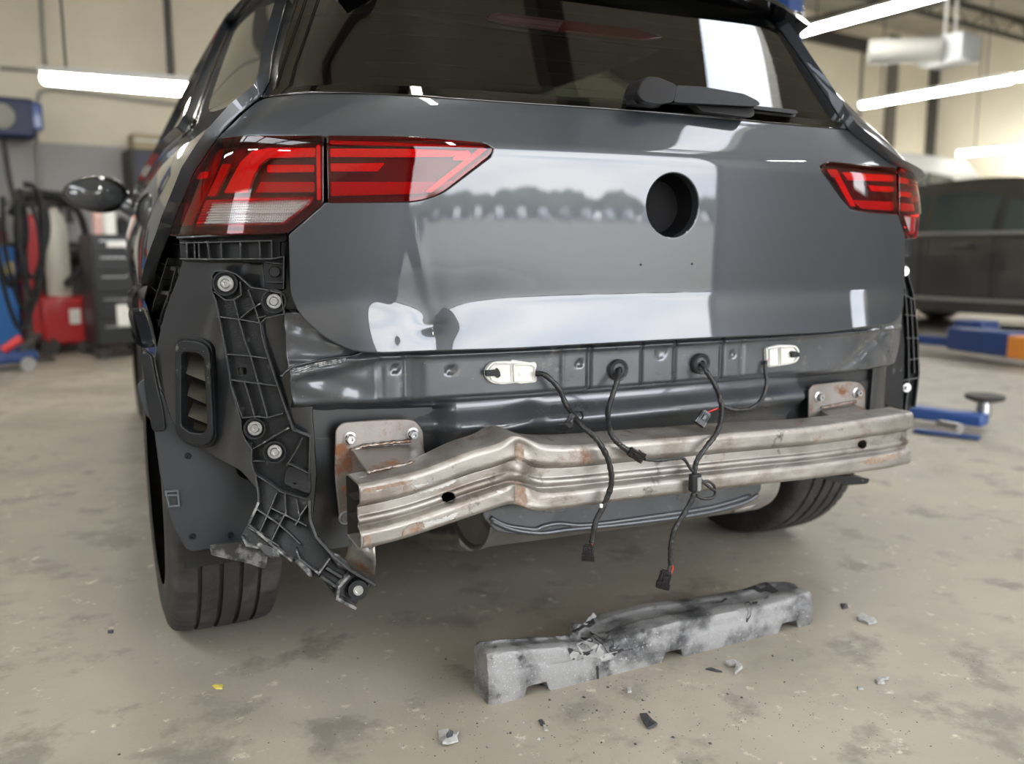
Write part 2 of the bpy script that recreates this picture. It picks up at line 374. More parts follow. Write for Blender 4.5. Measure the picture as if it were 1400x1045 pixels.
bbox_room('ground_outside', U0-110, U1+150, V0-230, V0-1, -.14, -.02, ASPH)
bbox_room('wall_back', U0, U1, V1, V1+.2, 0, H, WALL)
for a, b, z0, z1 in ((V0, -3.6, 0, H), (-.4, V1+.2, 0, H), (-3.6, -.4, 0, 1.5), (-3.6, -.4, 3.5, H)): bbox_room('wall_left', U0-.2, U0, a, b, z0, z1, WALL)  # unseen wall; window gap added for pillar highlights and light on the left
bbox_room('wall_right', U1, U1+.2, V0, V1+.2, 0, H, WALL)
# front wall with two bay openings
FW_ = [(U0, D0) for D0 in ()]
D0, D1, DH = -.1, 5.25, 3.7; E0, E1 = 9.7, 10.9
k = 0
for a, b, z0, z1 in ((U0, D0, 0, H), (D1, E0, 0, H), (E1, U1, 0, H), (D0, D1, DH, H), (E0, E1, 2.6, H), (E0, E1, 0, 1.4)):
    bbox_room('wall_front', a, b, V0-.2, V0, z0, z1, WALL)
for a, b in ((D0, D1),):
    mb = MB()
    for x in (a+.05, b-.05): mb.hexa([B(x-.05, V0, 0), B(x+.05, V0, 0), B(x+.05, V0+.06, 0), B(x-.05, V0+.06, 0)], [B(x-.05, V0, DH), B(x+.05, V0, DH), B(x+.05, V0+.06, DH), B(x-.05, V0+.06, DH)])
    tag(mb.build('door_track', DKST), kind='structure')
# ceiling with skylights
SK = [(3.9, 4.8, -3.9, 2.3), (-3.2, -2.0, -3., 3.), (8.5, 9.8, -3., 3.)]
def ceiling():
    xs = sorted({U0, U1, *[a for s in SK for a in s[:2]]}); n = 0
    for a, b in zip(xs[:-1], xs[1:]):
        hs = [s for s in SK if s[0] <= a+1e-6 and s[1] >= b-1e-6]
        segs = [(V0, V1)] if not hs else [(V0, hs[0][2]), (hs[0][3], V1)]
        for v0, v1 in segs: bbox_room('ceiling', a, b, v0, v1, H, H+.15, CEIL)
ceiling()
for i, v in enumerate(np.arange(V0+.6, V1, 1.7)):       # roof joists
    mb = MB(); mb.hexa([B(U0, v-.05, H-.30), B(U1, v-.05, H-.30), B(U1, v+.05, H-.30), B(U0, v+.05, H-.30)], [B(U0, v-.05, H-.26), B(U1, v-.05, H-.26), B(U1, v+.05, H-.26), B(U0, v+.05, H-.26)])
    mb.hexa([B(U0, v-.05, H-.05), B(U1, v-.05, H-.05), B(U1, v+.05, H-.05), B(U0, v+.05, H-.05)], [B(U0, v-.05, H), B(U1, v-.05, H), B(U1, v+.05, H), B(U0, v+.05, H)])
    us = np.arange(U0, U1, .45)
    for j, u in enumerate(us): mb.tube([B(u, v, H-.28 if j % 2 else H-.03), B(u+.45, v, H-.03 if j % 2 else H-.28)], .012, 5)
    tag(mb.build('roof_joist', DKST), kind='structure')
for u in (2.3, 6.6, 11.): 
    mb = MB(); mb.hexa([B(u-.09, V0, H-.5), B(u+.09, V0, H-.5), B(u+.09, V1, H-.5), B(u-.09, V1, H-.5)], [B(u-.09, V0, H-.3), B(u+.09, V0, H-.3), B(u+.09, V1, H-.3), B(u-.09, V1, H-.3)])
    tag(mb.build('roof_beam', DKST), kind='structure')
# wall joints, pilasters and top beam on the back wall
for px in (1172, 1350):
    u = (atv(px, 200, V1)-BO)@BU; bbox_room('trim_1', u-.03, u+.03, V1-.02, V1, 0, H-.3, POST)
for px, w, m in ((1211, .10, POST), (1268, .09, DKST), (1290, .06, POST)):
    u = (atv(px, 200, V1)-BO)@BU; bbox_room('pilaster', u-w, u+w, V1-.09, V1, 0, H-.1, m)
bbox_room('trim_2', U0, U1, V1-.06, V1, 3.9, 4.1, DKST)
# ================================================================== OUTSIDE, seen only mirrored in the paint
LEAF = mat('foliage', (.13, .17, .10), .9, var=.5, vscale=2.5, bump=1., bscale=6); BARK = mat('bark', (.09, .07, .05), .9)
def blob(mb, c, r, seed):
    bm = bmesh.new(); bmesh.ops.create_icosphere(bm, subdivisions=3, radius=1)
    V = []
    for v in bm.verts:
        p = v.co; n = noise.noise(p*2.3+Vector((seed, 0, 0)))*.35+noise.noise(p*6+Vector((0, seed, 0)))*.18; V.append((c[0]+p.x*r[0]*(1+n), c[1]+p.y*r[1]*(1+n), c[2]+p.z*r[2]*(1+n)))
    Fc = [tuple(v.index for v in f.verts) for f in bm.faces]; bm.free(); mb.add(V, Fc)
for i in range(24):
    p = B(-40+i*8.6, V0-(140 if i % 2 else 153)); h = rng.uniform(4.4, 6.0)
    t = empty('tree', p, 'leafy green tree beyond the parking lot, seen mirrored in the tailgate', 'tree', 'trees beyond the parking lot')
    mb = MB(); blob(mb, (0, 0, h*.45), (rng.uniform(6.6, 7.2), 4., h*.44), i*3.1); mb.build('crown', LEAF, t, smooth=True)
    mb = MB(); mb.tube([(0, 0, -.05), (0, 0, h*.5)], .16); mb.build('trunk', BARK, t)
LOT = [mat('lot_car_white', (.6, .6, .6), .3, coat=1.), mat('lot_car_silver', (.33, .34, .36), .3, .4, coat=1.), mat('lot_car_dark', (.04, .045, .06), .3, coat=1.)]
CARG = mat('car_window_glass', (.05, .065, .062), .05, coat=1.)
def side_car(name, prof, glassprof, width, m, wheels, loc, rz, label, group=None, sill=None):
    """a whole car: body prism with tumblehome, glass, wheels. x = length, y = width"""
    t = empty(name, loc, label, 'car', group, rz)
    P = catmull(prof, 4, closed=True); V = []; n = len(P)
    def wy(z): return width/2*(1-.22*float(sstep(.85, 1.5, z)))*(1-.06*float(sstep(.4, .15, z)))
    for s in (-1, 1):
        for x, z in P: V.append((x, s*wy(z)*(1-.05*abs(2*x/4.3)**3), z))
    Fc = [tuple(range(n)), tuple(range(2*n-1, n-1, -1))]+[(i, (i+1) % n, n+(i+1) % n, n+i) for i in range(n)]
    o = mesh('body', V, Fc, m, t, smooth=False, auto=40); bevel(o, .05, 3, 30)
    for s in (-1, 1):
        for gp in glassprof:
            mb = MB(); q = [(x, s*(wy(z)*(1-.05*abs(2*x/4.3)**3)+.006), z) for x, z in gp]; q2 = [(x, y-s*.02, z) for x, y, z in q]; nn = len(q)
            mb.add(q+q2, [tuple(range(nn)), tuple(range(2*nn-1, nn-1, -1))]+[(i, (i+1) % nn, nn+(i+1) % nn, nn+i) for i in range(nn)]); mb.build('window', CARG, t)
    for wx in wheels:
        for s in (-1, 1):
            mb = MB(); y0 = s*(width/2-.2); ax = (0, s, 0)
            mb.lathe((wx, y0, .32), ax, [(0, .0), (0, .30), (.03, .325), (.17, .325), (.2, .30), (.205, .215)], 24); w = mb.build('wheel', RUBBER, t, smooth=True, auto=40)
            mb = MB(); mb.lathe((wx, y0, .32), ax, [(.205, .215), (.19, .19), (.17, .06), (.2, .05), (.2, 0)], 24)
            for a in range(5):
                c = (math.cos(a*1.2566), math.sin(a*1.2566)); mb.tube([(wx+c[0]*.04, y0+s*.195, .32+c[1]*.04), (wx+c[0]*.2, y0+s*.195, .32+c[1]*.2)], .022, 6)
            mb.build('rim', ZINC, w, smooth=True, auto=40)
    return t
HATCH = [(-2.1, .25), (-2.12, .6), (-2.05, .95), (-1.75, 1.12), (-1.35, 1.42), (-.8, 1.5), (.1, 1.49), (.75, 1.3), (1.15, 1.0), (1.9, .86), (2.12, .62), (2.1, .25), (0, .2)]
HG = [[(-1.45, 1.05), (-1.2, 1.35), (-.75, 1.42), (-.7, 1.0)], [(-.62, 1.0), (-.66, 1.42), (.05, 1.42), (.6, 1.24), (.92, .99)]]
first = None
for i in range(22):
    c = B(-8+i*4.9, V0-95+rng.uniform(-.4, .4), -.02)
    mm = LOT[int(rng.integers(0, 3))]
    side_car('parked_car', HATCH, HG, 1.8, mm, (-1.3, 1.3), c, BA+math.pi/2, 'car in the row on the parking lot, seen mirrored in the tailgate', 'cars on the parking lot')
# ================================================================== THE DAMAGED CAR
car = empty('car', (0, .656, 0), 'dark grey hatchback with rear bumper removed and dented tailgate, filling the middle', 'car')
CARI = Matrix.Translation((0, -.656, 0))
_pp = [(0, 0), (.15, .0026), (.3, .0105), (.45, .0245), (.6, .0455), (.70, .066), (.77, .088), (.82, .118), (.852, .160), (.872, .22), (.888, .33), (.900, .5), (.905, .7), (.903, 1.1), (.89, 1.7), (.865, 2.3), (.83, 2.9), (.78, 3.4), (.70, 3.75)]
_s = [0.]
for (a, b), (c, d) in zip(_pp[:-1], _pp[1:]): _s.append(_s[-1]+math.hypot(c-a, d-b))
# mirrored ends keep the spline even about the middle
_sx = Spline([-x for x in _s[:0:-1]]+_s, [-p[0] for p in _pp[:0:-1]]+[p[0] for p in _pp]); _sy = Spline([-x for x in _s[:0:-1]]+_s, [p[1] for p in _pp[:0:-1]]+[p[1] for p in _pp])
_kz = Spline([.0, .2, .4, .6, .75, .85, .95, 1.046, 1.12, 1.2, 1.32, 1.43, 1.5], [.94, .945, .965, .975, .976, .966, .935, .884, .840, .790, .715, .645, .60])
def G(z): return .40*sp(z-.992, .006)+.45*sp(z-1.075, .008)-.022*(np.asarray(z)-.85)
def sofy(y): return float(np.interp(y, [p[1] for p in _pp], _s))
def bodymap(inset=0.):
    def fn(s, z):
        s = np.asarray(s, float); z = np.asarray(z, float); x = _sx(s); y = _sy(s)
        dx = _sx(s+1e-3)-_sx(s-1e-3); dy = _sy(s+1e-3)-_sy(s-1e-3); l = np.hypot(dx, dy)
        x = x-inset*(dy/l)*1.0; y = y+inset*(dx/l)
        return np.stack([x*(1+(_kz(z)-1)*sstep(.35, .80, np.abs(s)))*(1-.065*sstep(1.00, 1.12, z)*np.exp(-((y-.22)/.45)**2)*sstep(.3, .7, np.abs(s))), y+G(z), z+0*s], -1)*np.stack([1-.07*sstep(.75, 1.0, y)*sstep(.82, .42, z), 1+0*y, 1+0*y], -1)
    return fn
BM = bodymap()
_d = np.array([-.478, .706])   # dent centre, set below from the photograph's pixel
def gatemap(s, z):
    s = np.asarray(s, float); z = np.asarray(z, float); P = BM(s, z)
    y = P[..., 1].copy()
    ds = s-_d[0]; zc = .742-.034*np.exp(-np.sqrt(ds*ds+.00001)/.052)
    y = y-.016*sp(zc-z, .004)/.1*sstep(.95, .6, np.abs(s))                              # lower shelf leans outward
    # the dent: a sharp pinch below, a soft hollow above, puckered flanks
    ds = s-_d[0]; dz = z-_d[1]; r = np.sqrt(ds**2+(dz*1.0)**2+.00008)
    y = y+.0065*np.exp(-np.sqrt((ds/.026)**2+((dz+.012)/.012)**2+.05))
    y = y+.0035*np.exp(-(ds/.16)**2-((dz-.03)/.045)**2)
    y = y-.0010*np.exp(-((ds+.02*(dz/.1))/.012)**2)*np.exp(-((dz-.07)/.06)**2)            # crease running up
    y = y-.0015*np.exp(-((ds-.035)/.03)**2-((dz-.03)/.05)**2)-.0015*np.exp(-((ds+.055)/.03)**2-((dz-.02)/.05)**2)
    y = y-.0035*np.exp(-((ds+.125)/.05)**2-((dz+.01)/.05)**2)                              # outward bulge left of it, shaped to spread the bright door reflection
    y = y+.0012*np.exp(-((ds+.075)/.012)**2-((dz+.032)/.012)**2)
    P[..., 1] = y
    return P
LO, HI = (-1.15, .55), (.825, 1.42)
_d[:] = inv(lambda s, z: BM(s, z), 592, 437, LO, HI)
g = lambda px, r=5., rs=None, fn=BM, lo=LO, hi=HI, step=6.: outl(fn, px, lo, hi, r, step, rs)
gate_px = [(296, 191), (330, 158), (356, 135), (420, 129), (520, 130), (700, 142), (900, 156), (1160, 179), (1214, 222), (1228, 228), (1130, 220), (1120, 226), (1122, 234), (1149, 272), (1163, 288), (1185, 292), (1228, 295), (1237, 322), (1237, 385), (1231, 425), (1216, 441), (1120, 452), (900, 463), (700, 474), (520, 480), (480, 478), (440, 458), (410, 428), (399, 400), (397, 322), (446, 279), (570, 277.5), (603, 268), (672, 216), (677, 203), (664, 195), (443, 184.5), (340, 184.5)]
grs = [2]*len(gate_px)
for i in (2, 18, 19, 20, 25, 26, 27, 28, 31, 32): grs[i] = 20
GL = g(gate_px, rs=grs, step=5.)
# emblem recess
ec = inv(gatemap, 920.5, 281, LO, HI); er = .0605
EL = np.array([(ec[0]+er*math.cos(a), ec[1]+er*math.sin(a)) for a in np.linspace(0, 2*math.pi, 72, endpoint=False)])
gate = skin('tailgate', gatemap, GL, PAINT, car, res=.0055, holes=[EL], rim=.016, rr=.003)
mb = MB(); c = gatemap(*ec)
mb.lathe(c+np.array([0, .004, 0]), (0, 1, 0), [(0, er+.002), (.03, er-.003), (.05, er-.012), (.055, .03), (.055, 0)], 48); tag(mb.build('emblem_recess', mat('recess_black', (.004, .004, .005), .6, spec=.12), gate, smooth=True, auto=35), 'black empty recess where the badge sat')
for px, py in ((876, 362), (946, 361)):
    c = gatemap(*inv(gatemap, px, py, LO, HI)); mb = MB(); mb.lathe(c, (0, 1, 0), [(-.0008, .0022), (-.0012, .001), (-.0012, 0)], 10); mb.build('screw_hole', BLACKM, gate)
# dark channel behind the tailgate edge
# ---- rear glass
gp = [(358, 132), (368, 90), (386, 18), (400, -60), (1040, -60), (1085, 60), (1098, 88), (1158, 176), (900, 152), (700, 138), (520, 126.5), (420, 126)]
GLO, GHI = (-1.1, .95), (.82, 1.48)
gcl = lambda P: np.stack([P[:, 0], np.minimum(P[:, 1], 1.352)], 1)
glass_o = skin('rear_window', BM, gcl(g(gp, fn=BM, lo=GLO, hi=GHI, r=3, step=8)), GLASSR, car, res=.02, rim=.006, rr=.002, off=.0005)
tag(glass_o, 'tinted rear window')
BMi = bodymap(.006)
tp = [(383, 29), (420, 17), (470, 12), (540, 13), (700, 38), (905, 63), (985, 67), (1015, 62), (1040, 66), (1090, 90), (1086, 60), (1030, -55), (404, -55)]
tr = skin('upper_window_trim', bodymap(.010), gcl(g(tp, fn=bodymap(.010), lo=GLO, hi=GHI, r=4, step=8)), mat('frit_band', (.008, .009, .009), .25), glass_o, res=.02, rim=.004)
skin('frit_border', bodymap(.008), g([(356, 133), (366, 90), (379, 90), (372, 122), (520, 121), (700, 132), (900, 146), (1135, 168), (1085, 92), (1098, 90), (1160, 178), (900, 155), (700, 141), (520, 129.5), (420, 129)], fn=bodymap(.008), lo=GLO, hi=GHI, r=2, step=8), bpy.data.materials['frit_band'], glass_o, res=.006, rim=0)
m3 = bodymap(-.001)
br = skin('high_brake_light', m3, g([(664, 24), (680, 17), (870, 40), (905, 50), (880, 53), (700, 32)], fn=m3, lo=GLO, hi=GHI, r=2, step=8), glass('brake_lens', (.9, .7, .72), rough=.1), glass_o, res=.008, rim=.003)
m3b = bodymap(.004)
skin('brake_reflector', m3b, g([(668, 24), (682, 18), (770, 29), (762, 40), (700, 31)], fn=m3b, lo=GLO, hi=GHI, r=2, step=8), mat('pale_reflector', (.85, .80, .82), .2, .2), glass_o, res=.008, rim=.002)
skin('brake_reflector', m3b, g([(772, 29), (868, 40), (900, 50), (880, 52), (764, 40)], fn=m3b, lo=GLO, hi=GHI, r=2, step=8), mat('dim_red', (.5, .05, .07), .25), glass_o, res=.008, rim=.002)
for i in range(7):   # heating wires
    z = 1.11+.028*i; mb = MB(); mb.tube([BMi(s, z)+np.array([0, .004, 0]) for s in np.linspace(-.66, .6, 24)], .0004, 4); mb.build('heater_wire', mat('wire', (.12, .09, .07), .5) if i == 0 else bpy.data.materials['wire'], glass_o)
# window lower seal
def edge_tube(name, pxs, fn, r, m, parent, off=.0, lo=LO, hi=HI):
    uv = np.array([inv(fn, *p, lo, hi) for p in catmull(pxs, 6)]); P = fn(uv[:, 0], uv[:, 1])
    N = normals(fn, uv[:, 0], uv[:, 1]); N *= np.sign((N*(CAM-P)).sum(-1, keepdims=True)); mb = MB(); mb.tube(P+N*off, r, 8); return mb.build(name, m, parent, smooth=True)
edge_tube('window_seal', [(357, 133.5), (420, 127.5), (520, 128.5), (700, 140), (900, 154), (1160, 177.5)], BM, .0022, BLACKG, glass_o)
edge_tube('window_seal', [(357, 133.5), (368, 90), (386, 18), (398, -40)], BM, .0026, BLACKG, glass_o, hi=(.82, 1.45))
# ---- flanks
FLO, FHI = (-4.2, .3), (-.4, 1.46)
arch_r = .375
def flank(side):
    sg = -1 if side == 'left' else 1
    e = [inv(BM, *p, FLO, FHI) for p in ([(356, 134), (326, 158), (296, 191), (284, 208), (266, 236), (250, 275), (232, 321), (224, 340), (210, 385), (198, 430), (193, 465)])]
    P = [np.array([-u[0]*-1, u[1]]) for u in e]
    for a in np.linspace(125, 0, 24): P.append(np.array([-sofy(.656-arch_r*math.cos(math.radians(180-a))*-1) if False else -sofy(.656+arch_r*math.cos(math.radians(a))), .33+arch_r*math.sin(math.radians(a))]))
    P += [np.array([-sofy(1.06), .17]), np.array([-sofy(3.6), .17]), np.array([-sofy(3.72), .7]), np.array([-sofy(3.5), .93]), np.array([-sofy(2.75), 1.0]), np.array([-sofy(2.2), 1.36]), np.array([-sofy(1.9), 1.43]), np.array([-sofy(.5), 1.43])]
    P += [inv(BM, 392, 2, (-1.6, .95), (-.4, 1.46)), inv(BM, 372, 75, (-1.6, .95), (-.4, 1.46))]
    P = np.array(P)
    W1 = [inv(BM, 323, 22, (-2.6, .95), (-.8, 1.46)), inv(BM, 256, 182, (-2.6, .95), (-.8, 1.46))]
    Wp = np.array([W1[0], W1[1], (-sofy(2.5), 1.01), (-sofy(2.05), 1.335), (-sofy(1.6), 1.375)])
    if sg > 0:
        P = P*[-1, 1]; Wp = Wp*[-1, 1]; RE = [inv(BM, *p, GLO, (.82, 1.46)) for p in ((1160, 178), (1216, 222), (1245, 236))]
        P = np.array(RE+[np.array(q) for q in ((1.0, .955), (1.0, .86), (1.05, .62))]+list(P[11:-2])+[inv(BM, *p, GLO, (.82, 1.46)) for p in ((1080, 40), (1098, 86))])
    o = skin('body_side', BM, dens(P, .05), PAINT, car, res=.022, holes=[dens(Wp, .05)], rim=.02, rr=.003, flip=(sg > 0) if False else None)
    c = Wp.mean(0); skin('side_window', BM, dens(c+(Wp-c)*.985, .05), GLASSS, o, res=.03, rim=.004)
    P2 = [BM(*p) for p in dens(Wp, .05)]; mb = MB(); mb.tube(P2+P2[:1], .006, 6); mb.build('window_trim', BLACKG, o, smooth=True)
    return o, Wp
fl, WpL = flank('left'); fr, _ = flank('right')
# roof
xs = np.linspace(-1, 1, 25); ys = np.linspace(.42, 2.25, 22); V = []; Fc = []
for j, y in enumerate(ys):
    for x in xs:
        hw = .593-.03*float(sstep(1.9, 2.3, y)); V.append((x*hw, y+.0*x*x, 1.432+.035*(1-x*x)-.05*float(sstep(1.8, 2.4, y))-.02*float(sstep(.8, .42, y))))
for j in range(21):
    for i in range(24): a = j*25+i; Fc.append((a, a+1, a+26, a+25))
mesh('roof', V, Fc, PAINT, car)
hl = [(x, y, z-.03) for x, y, z in V]; mesh('headliner', hl, [f[::-1] for f in Fc], mat('headliner_cloth', (.20, .195, .18), .95), car)
mb = MB(); c0 = np.array([0, 2.25, 1.42]); 
for s in (-1, 1): mb.tube([(s*.56, 2.2, 1.40), (s*.66, 2.75, 1.02)], .035, 8)
mb.build('windscreen_pillar', PAINT, car)
mesh('windscreen', [(-.56, 2.25, 1.41), (.56, 2.25, 1.41), (.68, 2.85, 1.0), (-.68, 2.85, 1.0)], [(0, 1, 2, 3)], glass('windscreen_glass', (.72, .80, .74)), car)
mb = MB(); mb.hexa([(-.72, 2.75, .5), (.72, 2.75, .5), (.66, 3.7, .5), (-.66, 3.7, .5)], [(-.70, 2.75, .98), (.70, 2.75, .98), (.60, 3.7, .82), (-.60, 3.7, .82)]); bevel(mb.build('bonnet', PAINT, car), .04, 3)
# spoiler
V = []; Fc = []; prof = [(.62, 1.445), (.45, 1.435), (.30, 1.405), (.225, 1.378), (.222, 1.368), (.26, 1.355), (.38, 1.352), (.44, 1.36)]
NS = 25
for i, t in enumerate(np.linspace(-1, 1, NS)):
    x = t*.56; dz = .03*(1-t*t)-.035*max(0, abs(t)-.8)/.2*.6; dy = .05*t*t
    for y, z in prof: V.append((x, y+dy, z+dz-.012))
n = len(prof)
for i in range(NS-1):
    for j in range(n): a = i*n+j; b = i*n+(j+1) % n; Fc.append((a, b, b+n, a+n))
Fc += [tuple(range(n)), tuple((NS-1)*n+j for j in range(n-1, -1, -1))]
sp_o = mesh('roof_spoiler', V, Fc, BLACKG, car, auto=35)
for s in (-1, 1):    # side fins running down beside the glass
    mb = MB(); pr = [(.25, 1.375), (.62, 1.44), (.62, 1.40), (.34, 1.275), (.30, 1.285)]
    a = [(s*(.565+.10*(1.40-z)), y+.05, z) for y, z in pr]; b = [(s*(.525+.10*(1.40-z)), y+.05, z) for y, z in pr]; nn = len(pr)
    mb.add(a+b, [tuple(range(nn)), tuple(range(2*nn-1, nn-1, -1))]+[(i, (i+1) % nn, nn+(i+1) % nn, nn+i) for i in range(nn)])
    o = mb.build('spoiler_fin', BLACKG, sp_o); bevel(o, .006, 2)
# interior
SEAT = mat('dark_seat_cloth', (.03, .03, .03), .9)
def seatbox(c, d, name, r=.03, tilt=-.18):
    mb = MB(); ax = [[1, 0, 0], [0, math.cos(tilt), math.sin(tilt)], [0, -math.sin(tilt), math.cos(tilt)]]
    mb.box(c, d, ax); o = mb.build(name, SEAT, car); bevel(o, r, 3); return o
seatbox((0, 1.05, .80), (1.15, .12, .62), 'rear_seat')
for x in (-.38, 0, .38): seatbox((x, 1.14, 1.16), (.24, .09, .15), 'headrest')
for x in (-.38, .38): seatbox((x, 1.95, .80), (.46, .13, .70), 'front_seat'); seatbox((x, 2.05, 1.21), (.25, .09, .17), 'headrest')
mb = MB(); mb.box((0, 2.6, .84), (1.35, .3, .22)); bevel(mb.build('dashboard', BLACKM, car), .04, 3)
mb = MB(); mb.box((0, .58, .99), (1.15, .78, .02)); mb.build('parcel_shelf', BLACKM, car)
mb = MB(); mb.box((0, 1.6, .42), (1.55, 2.0, .10)); mb.build('cabin_floor', BLACKM, car)
# ---- door mirror
mc = np.array([-.925, 2.4, 1.03]); bm = bmesh.new(); bmesh.ops.create_uvsphere(bm, u_segments=28, v_segments=16, radius=1)
V = []
for v in bm.verts:
    p = v.co; x = p.x*.115; z = p.z*(.068+.012*p.x); y = p.y*.07 if p.y > 0 else p.y*.03
    V.append((mc[0]+x, mc[1]+y, mc[2]+z))
Fc = [tuple(v.index for v in f.verts) for f in bm.faces]; bm.free()
mir = mesh('door_mirror', V, Fc, BLACKG, car)
mb = MB(); mb.lathe((0, 0, 0), (0, -1, 0), [(0, 1), (.003, .98), (.0035, 0)], 28); mb.V = [(mc[0]-.004+v[0]*.098, mc[1]-.031+v[1], mc[2]+v[2]*.055) for v in mb.V]; mb.build('mirror_glass', mat('mirror_glass', (.05, .055, .06), .03, 0, coat=1), mir, smooth=True)
mb = MB(); mb.tube([mc+np.array([.09, .0, -.03]), mc+np.array([.16, .03, -.075]), mc+np.array([.22, .03, -.1])], .028, 10); mb.build('mirror_arm', PAINT, mir, smooth=True)
# ---- door handle glint piece on left side
# ================================================================== TAIL LIGHTS
LLO, LHI = (-1.3, .78), (.83, 1.08)
def lamp(name, outline, housing, pieces, clear=None, rs=None, lab=None):
    o = skin(name, BM, g(outline, rs=rs, r=3, lo=LLO, hi=LHI, step=4), LENSR, car, res=.005, rim=.018, rr=.0025, off=.0015, holes=[g(clear, r=2, lo=LLO, hi=LHI, step=4)] if clear else ())
    if lab: o['label'] = lab
    if clear: skin('clear_lens', BM, g(clear, r=2, lo=LLO, hi=LHI, step=4), LENSC, o, res=.005, rim=0, off=.0012)
    h = bodymap(.026); cc = np.mean(outline, 0)
    skin('lamp_housing', h, g([cc+(np.array(p)-cc)*1.01 for p in outline], r=3, lo=LLO, hi=LHI, fn=h, step=4), housing, o, res=.008, rim=0)
    for nm, pts, m, dep, rim in pieces:
        f = bodymap(dep); skin(nm, f, g(pts, r=1.5, lo=LLO, hi=LHI, fn=f, step=3), m, o, res=.0035, rim=rim, rr=.001)
    return o
inner = [(448, 187), (560, 188), (662, 197), (673, 203.5), (669, 212), (601, 265), (570, 275), (450, 276)]
def z8(P): return [(x/2.917+220, y/2.917+170) for x, y in P]
lamp('inner_tail_light', inner, REDD, [
    ('light_band', z8([(675, 98), (1010, 100), (1230, 108), (1175, 128), (1005, 130), (675, 128)]), REDB, .014, .006),
    ('led_bar', z8([(678, 158), (890, 156), (865, 186), (678, 186)]), REDB, .012, .008),
    ('light_band', z8([(678, 232), (1005, 232), (1165, 228), (1060, 274), (680, 284)]), REDM, .014, .006),
    ('light_edge', z8([(1270, 98), (1300, 98), (1080, 272), (1055, 268)]), REDB, .010, .006),
    ('clear_rib', z8([(1165, 142), (1182, 112), (1232, 112), (1242, 142)]), LAMPW, .010, .006),
    ('light_edge', z8([(672, 66), (1290, 84), (1290, 92), (672, 76)]), REDM, .010, .004)], rs=[4, 0, 14, 6, 6, 20, 20, 4], lab='inner half of the left tail light')
o = lamp('outer_tail_light', [(300, 190), (340, 187), (441, 187), (441, 278), (392, 318), (231, 321), (234, 305), (250, 272), (268, 236)], REDD, [
    ('light_band', z8([(615, 96), (430, 96), (365, 108), (318, 150), (285, 210), (252, 272), (345, 272), (368, 205), (392, 160), (430, 132), (615, 128)]), REDB, .014, .006),
    ('led_bar', z8([(425, 164), (610, 164), (610, 188), (425, 190)]), REDB, .012, .008),
    ('light_band', z8([(398, 232), (610, 232), (610, 268), (380, 270)]), REDM, .014, .006),
    ('side_reflector', z8([(150, 192), (188, 190), (184, 212), (140, 216)]), REDB, .006, .003),
    ('side_panel', z8([(150, 150), (245, 95), (215, 200), (170, 300), (120, 400), (45, 402), (110, 240)]), mat('deep_red_side', (.34, .012, .02), .3), .017, .002),
    ('side_band', z8([(245, 160), (275, 160), (215, 285), (185, 285)]), REDM, .010, .003),
    ('light_edge', z8([(622, 84), (634, 84), (636, 300), (624, 300)]), REDB, .006, .003),
    ], clear=z8([(180, 306), (604, 293), (600, 312), (490, 396), (140, 404)]), lab='outer half of the left tail light')
# ribbed prisms behind the clear section
f = bodymap(.012); skin('clear_reflector', bodymap(.015), g(z8([(178, 302), (608, 290), (603, 314), (492, 400), (136, 408)]), r=1, lo=LLO, hi=LHI, fn=bodymap(.015), step=4), LAMPW, o, res=.005, rim=0)
mb = MB(); q0 = inv(f, *z8([(170, 308)])[0], LLO, LHI); q1 = inv(f, *z8([(598, 300)])[0], LLO, LHI); qb = inv(f, *z8([(490, 396)])[0], LLO, LHI)
poly = g(z8([(178, 306), (604, 293), (600, 312), (490, 396), (140, 404)]), r=1, lo=LLO, hi=LHI, fn=f, step=4)
for s_ in np.arange(poly[:, 0].min(), poly[:, 0].max(), .0042):
    for z_ in np.arange(poly[:, 1].min(), poly[:, 1].max(), .0042):
        if inside(np.array([s_]), np.array([z_]), [poly])[0]:
            c = f(s_, z_); a = f(s_+.0017, z_); b = f(s_, z_+.0017); e1 = a-c; e2 = b-c; nn = np.cross(e1, e2); nn /= np.linalg.norm(nn); nn *= np.sign(nn@(CAM-c))*.0016
            mb.add([c-e1-e2, c+e1-e2, c+e1+e2, c-e1+e2, c+nn], [(0, 1, 4), (1, 2, 4), (2, 3, 4), (3, 0, 4)])
tag(mb.build('reflector_prisms', LAMPW, o), kind='stuff')
edge_tube('clear_rib', z8([(145, 352), (350, 352), (545, 352)]), bodymap(.008), .0012, LAMPW, o, lo=LLO, hi=LHI)
lamp('inner_tail_light', [(1131, 222), (1224, 230), (1226, 293), (1185, 290), (1165, 286), (1151, 270), (1122, 231)], REDD, [
    ('light_band', [(1152, 236), (1222, 240), (1222, 248), (1160, 246)], REDB, .014, .006),
    ('led_bar', [(1188, 254), (1222, 256), (1222, 262), (1192, 261)], REDB, .012, .006),
    ('light_band', [(1166, 274), (1222, 277), (1222, 288), (1178, 285)], REDM, .014, .006),
    ('light_edge', [(1136, 232), (1144, 232), (1170, 282), (1163, 282)], REDB, .010, .004),
    ('clear_rib', [(1131, 232), (1141, 232), (1150, 242), (1138, 242)], LAMPW, .010, .004)], rs=[6, 2, 2, 8, 8, 8, 6], lab='inner half of the right tail light')
